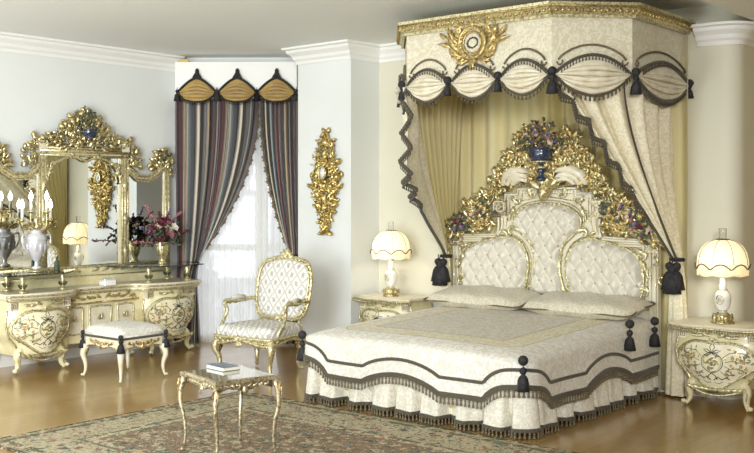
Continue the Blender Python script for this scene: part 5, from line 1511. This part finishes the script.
for sgn, wv in ((1, 1), (-1, -1)):
    vs = [BF(0, .78, .055*wv if wv > 0 else -.03)]; uvs = [(0, .78)]
    for k in range(1, R+1):
        for a, b in bs:
            s = k/R; u = a*s; v = .78+(b-.78)*s; w = (.055*sqrt(max(0, 1-s**4))) if wv > 0 else -.03*sqrt(max(0, 1-s**6))
            vs.append(BF(u, v, w)); uvs.append((u, v))
    fs = [[0, 1+i, 1+(i+1) % nb_] for i in range(nb_)]+[[1+k*nb_+i, 1+(k+1)*nb_+i, 1+(k+1)*nb_+(i+1) % nb_, 1+k*nb_+(i+1) % nb_] for k in range(R-1) for i in range(nb_)]
    mb.add(vs, fs, 0, [(u+.5, v) for u, v in uvs])
mb.build('backrest', 'trellis', ac)
mb = MB(); tube(mb, [BF(a*1.04, .78+(b-.78)*1.04, .0) for a, b in bs], .018, 8, closed=True); tube(mb, [BF(a*.985, .78+(b-.78)*.985, .022) for a, b in bs], .010, 6, closed=True)
for i in range(0, nb_, 2):
    a, b = bs[i]; c, d = bs[(i+1) % nb_]; leafs(mb, BF, a*1.04, .78+(b-.78)*1.04, .045, atan2(d-b, c-a)+.3*(1 if i % 4 else -1), .5, .5, .022)
for r in (.1, .5, 1.0, pi/2, pi-1.0, pi-.5, pi-.1): leafs(mb, BF, 0, 1.06, .10 if abs(r-pi/2) < .1 else .09, r, .4*(1 if r < pi/2 else -1), .5, .02)
for r in (-.1, -.6, -pi/2, pi+.6, pi+.1): leafs(mb, BF, 0, .51, .08, r, .3, .5, .02)
for sg in (1, -1):
    f2 = (lambda u, v, w=0, sg=sg: BF(sg*u, v, w)); cscroll(mb, f2, .10, 1.07, .12, .0, -1, .010, .02); cscroll(mb, f2, .26, .55, .12, 1.2, 1, .010, .02); cscroll(mb, f2, .30, .80, .1, 1.5, -1, .008, .02)
mb.build('back_frame', 'gold_pale', ac)
for sg in (1, -1):
    mb = MB(); tube(mb, [BF(sg*.235, .30, 0), BF(sg*.24, .42, 0), BF(sg*.23, .54, 0)], .018, 8); mb.build('back_support', 'gold_pale', ac)
    mb = MB()
    tube(mb, catmull([BF(sg*.315, .66, 0), (sg*.32, .20, .67), (sg*.36, .08, .655), (sg*.375, -.04, .665), (sg*.375, -.11, .66), (sg*.37, -.125, .63)], 6), .019, 8)
    tube(mb, catmull([(sg*.37, -.12, .64), (sg*.355, -.10, .57), (sg*.365, -.14, .49), (sg*.35, -.19, .42), (sg*.335, -.20, .36)], 6), .018, 8)
    for k, (y, z) in enumerate(((-.10, .665), (-.02, .665), (.12, .67))): leafs(mb, plane((sg*.375, y, z), (0, 1, 0), (-sg, 0, 0)), 0, 0, .08, 0, .3, .5, .018)
    ar = mb.build('arm', 'gold_pale', ac)
    mb = MB(); tube(mb, [(sg*.335+sg*.0, .14, .685), (sg*.355, .06, .69), (sg*.37, -.02, .688)], [.018, .026, .018], 8); mb.build('arm_pad', 'trellis', ar)
for (x, y, b) in ((-.31, -.27, 0), (.31, -.27, 0), (-.26, .23, 1), (.26, .23, 1)):
    mb = MB(); s = Vector((x, y, 0)).normalized(); cabriole(mb, (x*1.05, y*1.06, .018), (x*.97, y*.95, .34), s, .030, .015); l = mb.build('leg', 'gold_pale', ac)
    mb = MB(); leafs(mb, plane((x*1.05, y*1.05, .2), s.cross(Vector((0, 0, 1))), (0, 0, 1)), 0, 0, .13, pi/2, .1, .45, .035); mb.build('carved_knee', 'gold', l)

# ------------------------------------------------------------------ low table on the rug
rug_t = .014
lt = thing('side_table', 'small gilt side table with glossy inlaid top standing on the patterned rug', 'side table', (-4.84, 4.25, rug_t), -.235)
hw_, hd_, TH = .25, .225, .52
def rim(s=1.0, z=0):
    o = []
    for (x0, y0), (x1, y1) in zip([(-1, -1), (1, -1), (1, 1), (-1, 1)], [(1, -1), (1, 1), (-1, 1), (-1, -1)]):
        for i in range(12):
            t = i/12; x = lerp(x0, x1, t); y = lerp(y0, y1, t); k = sin(pi*t)**1.5*.085-.03*math.exp(-((t-.5)/.09)**2)*0
            k = .09*sin(pi*t)**1.2-.05*sin(pi*t)**8
            x -= (0 if x0 != x1 else x0*k); y -= (0 if y0 != y1 else y0*k); o.append(Vector((x*hw_*s, y*hd_*s, z)))
    return o
mb = MB(); R_ = [rim(.985, TH-.028), rim(1, TH-.018), rim(1, TH-.006), rim(.985, TH)]; n = len(R_[0])
for r in R_: mb.v += [tuple(p) for p in r]
for l in range(3):
    for i in range(n): mb.f.append([l*n+i, l*n+(i+1) % n, (l+1)*n+(i+1) % n, (l+1)*n+i]); mb.mi.append(0)
inner = rim(.92, TH); b0 = len(mb.v); mb.v += [tuple(p) for p in inner]
for i in range(n): mb.f.append([3*n+i, 3*n+(i+1) % n, b0+(i+1) % n, b0+i]); mb.mi.append(0)
mb.f.append(list(range(n-1, -1, -1))); mb.mi.append(0)
tp = mb.build('table_top', 'bronze_gold', lt, sharp=.6)
mb = MB(); q = rim(.92, TH-.004); q2 = rim(.92, TH+.002); mb.add([tuple(p) for p in q]+[tuple(p) for p in q2], [[n+i for i in range(n)]]+[[i, (i+1) % n, n+(i+1) % n, n+i] for i in range(n)])
mb.build('inlay', 'inlay', tp, smooth=False) if 'inlay' in M else None
mb = MB()
cs = [(-1, -1), (1, -1), (1, 1), (-1, 1)]
for (x0, y0), (x1, y1) in zip(cs, cs[1:]+cs[:1]):
    A = Vector((x0*hw_*.86, y0*hd_*.86, 0)); B = Vector((x1*hw_*.86, y1*hd_*.86, 0)); L = (B-A).length; fr = plane((A+B)/2, B-A, (0, 0, 1))
    prism(mb, [(-L/2, TH-.03), (-L/2, TH-.075), (-L*.3, TH-.055), (0, TH-.085), (L*.3, TH-.055), (L/2, TH-.075), (L/2, TH-.03)][::-1], fr, -.014, 0)
    for sg in (1, -1):
        f2 = (lambda u, v, w=0, sg=sg: fr(sg*u, v, w))
        for k in range(4): leafs(mb, f2, .01+.04*k, TH-.055, .05, .2, .6, .5, .003)
        cscroll(mb, f2, .05, TH-.06, .09, -.4, 1, .006, .004)
    leafs(mb, fr, 0, TH-.04, .06, -pi/2, .01, .7, .004)
mb.build('apron', 'bronze_gold', lt)
for (x, y) in cs:
    mb = MB(); s = Vector((x*hw_, y*hd_, 0)).normalized(); cabriole(mb, (x*hw_*.93, y*hd_*.93, .014), (x*hw_*.90, y*hd_*.90, TH-.03), s, .013, .008, amp=.055); l = mb.build('leg', 'bronze_gold', lt)
    mb = MB(); leafs(mb, plane((x*hw_*1.03, y*hd_*1.03, TH-.13), s.cross(Vector((0, 0, 1))), (0, 0, 1)), 0, 0, .09, pi/2, .1, .5, .02); mb.build('carved_knee', 'gold_red', l)
bk = thing('book', 'grey blue book lying on the small gilt table', 'book', (-4.98, 4.32, rug_t+TH+.003), -.12)
mb = MB(); box(mb, -.10, .10, -.065, .065, 0, .003); box(mb, -.10, .10, -.065, .065, .022, .025); box(mb, -.10, -.097, -.065, .065, 0, .025); cv = mb.build('cover', 'book', bk, smooth=False)
mb = MB(); box(mb, -.096, .097, -.062, .062, .003, .022); mb.build('pages', 'paper', bk, smooth=False)

# ------------------------------------------------------------------ rug
rx0, rx1, ry0, ry1 = -6.38, -2.2, 3.42, 5.74
M['rug'] = m_rug(rx0, rx1, ry0, ry1)
mb = MB(); rr = .02
grid(mb, lambda u, v: (lerp(rx0, rx1, u), lerp(ry0, ry1, v), .012+.001*sin(u*23)*sin(v*17)), 60, 40)
box(mb, rx0, rx1, ry0, ry1, .0005, .0115)
o = mb.build('rug', 'rug', smooth=False); tag(o, 'large faded floral rug in beige, rust and grey green on the parquet', 'rug')

# ------------------------------------------------------------------ light
def area(name, loc, target, sx_, sy_, power, col=(1, 1, 1)):
    l = bpy.data.lights.new(name, 'AREA'); l.shape = 'RECTANGLE'; l.size = sx_; l.size_y = sy_; l.energy = power; l.color = col
    o = bpy.data.objects.new(name, l); COL.objects.link(o); o.location = loc
    o.rotation_euler = (Vector(target)-Vector(loc)).to_track_quat('-Z', 'Y').to_euler(); return o
area('window_daylight', DW(.7, 1.5, -.9), DW(.7, 1.2, 1), 1.6, 2.6, 10, (1, 1, 1))
area('front_key_softbox', (-7.4, -2.2, 2.45), (-7.6, 6.5, 1.5), 3.0, 1.4, 60, (.98, 1, .98))  # unseen softbox at front left as key, no window there
l_ = area('side_fill_light', (-2.4, -1.4, 2.5), (-9.0, 5.4, 1.4), 2.4, 1.3, 84, (.98, 1, .98)); l_.data.spread = 1.3  # added unseen fill aimed at the left wall, not a window
area('ceiling_bounce_light', (-4.6, .3, .9), (-7.4, 3.6, 3.25), 1.8, 1.8, 225, (.84, .95, 1))  # added uplight out of view, brightens the ceiling
l_ = area('centre_fill_light', (1.2, -1.0, 2.6), (-4.3, 7.2, 1.3), 2.0, 1.1, 62, (1, 1, .97)); l_.data.spread = 1.1  # added fill for the bed's right side and canopy, not a window
wd = bpy.data.worlds.new('World'); sc.world = wd; wd.use_nodes = True
bg = wd.node_tree.nodes['Background']; bg.inputs[0].default_value = (.93, .97, 1, 1); bg.inputs[1].default_value = .95

# ------------------------------------------------------------------ camera
cam = bpy.data.cameras.new('camera'); co = bpy.data.objects.new('camera', cam); COL.objects.link(co); sc.camera = co
co.location = (0, 0, 1.65); co.rotation_euler = (pi/2, 0, math.radians(40.3))
cam.sensor_width = 36; cam.lens = 1000/754*36; cam.shift_y = -28.5/754; cam.clip_start = .05
sc.view_settings.view_transform = 'Standard'; sc.view_settings.look = 'None'; sc.view_settings.exposure = -.12; sc.view_settings.gamma = 1
sc.view_settings.use_curve_mapping = False
sc.cycles.use_denoising = True; sc.cycles.max_bounces = 8; sc.cycles.sample_clamp_indirect = 6
sc.cycles.caustics_reflective = False; sc.cycles.caustics_refractive = False
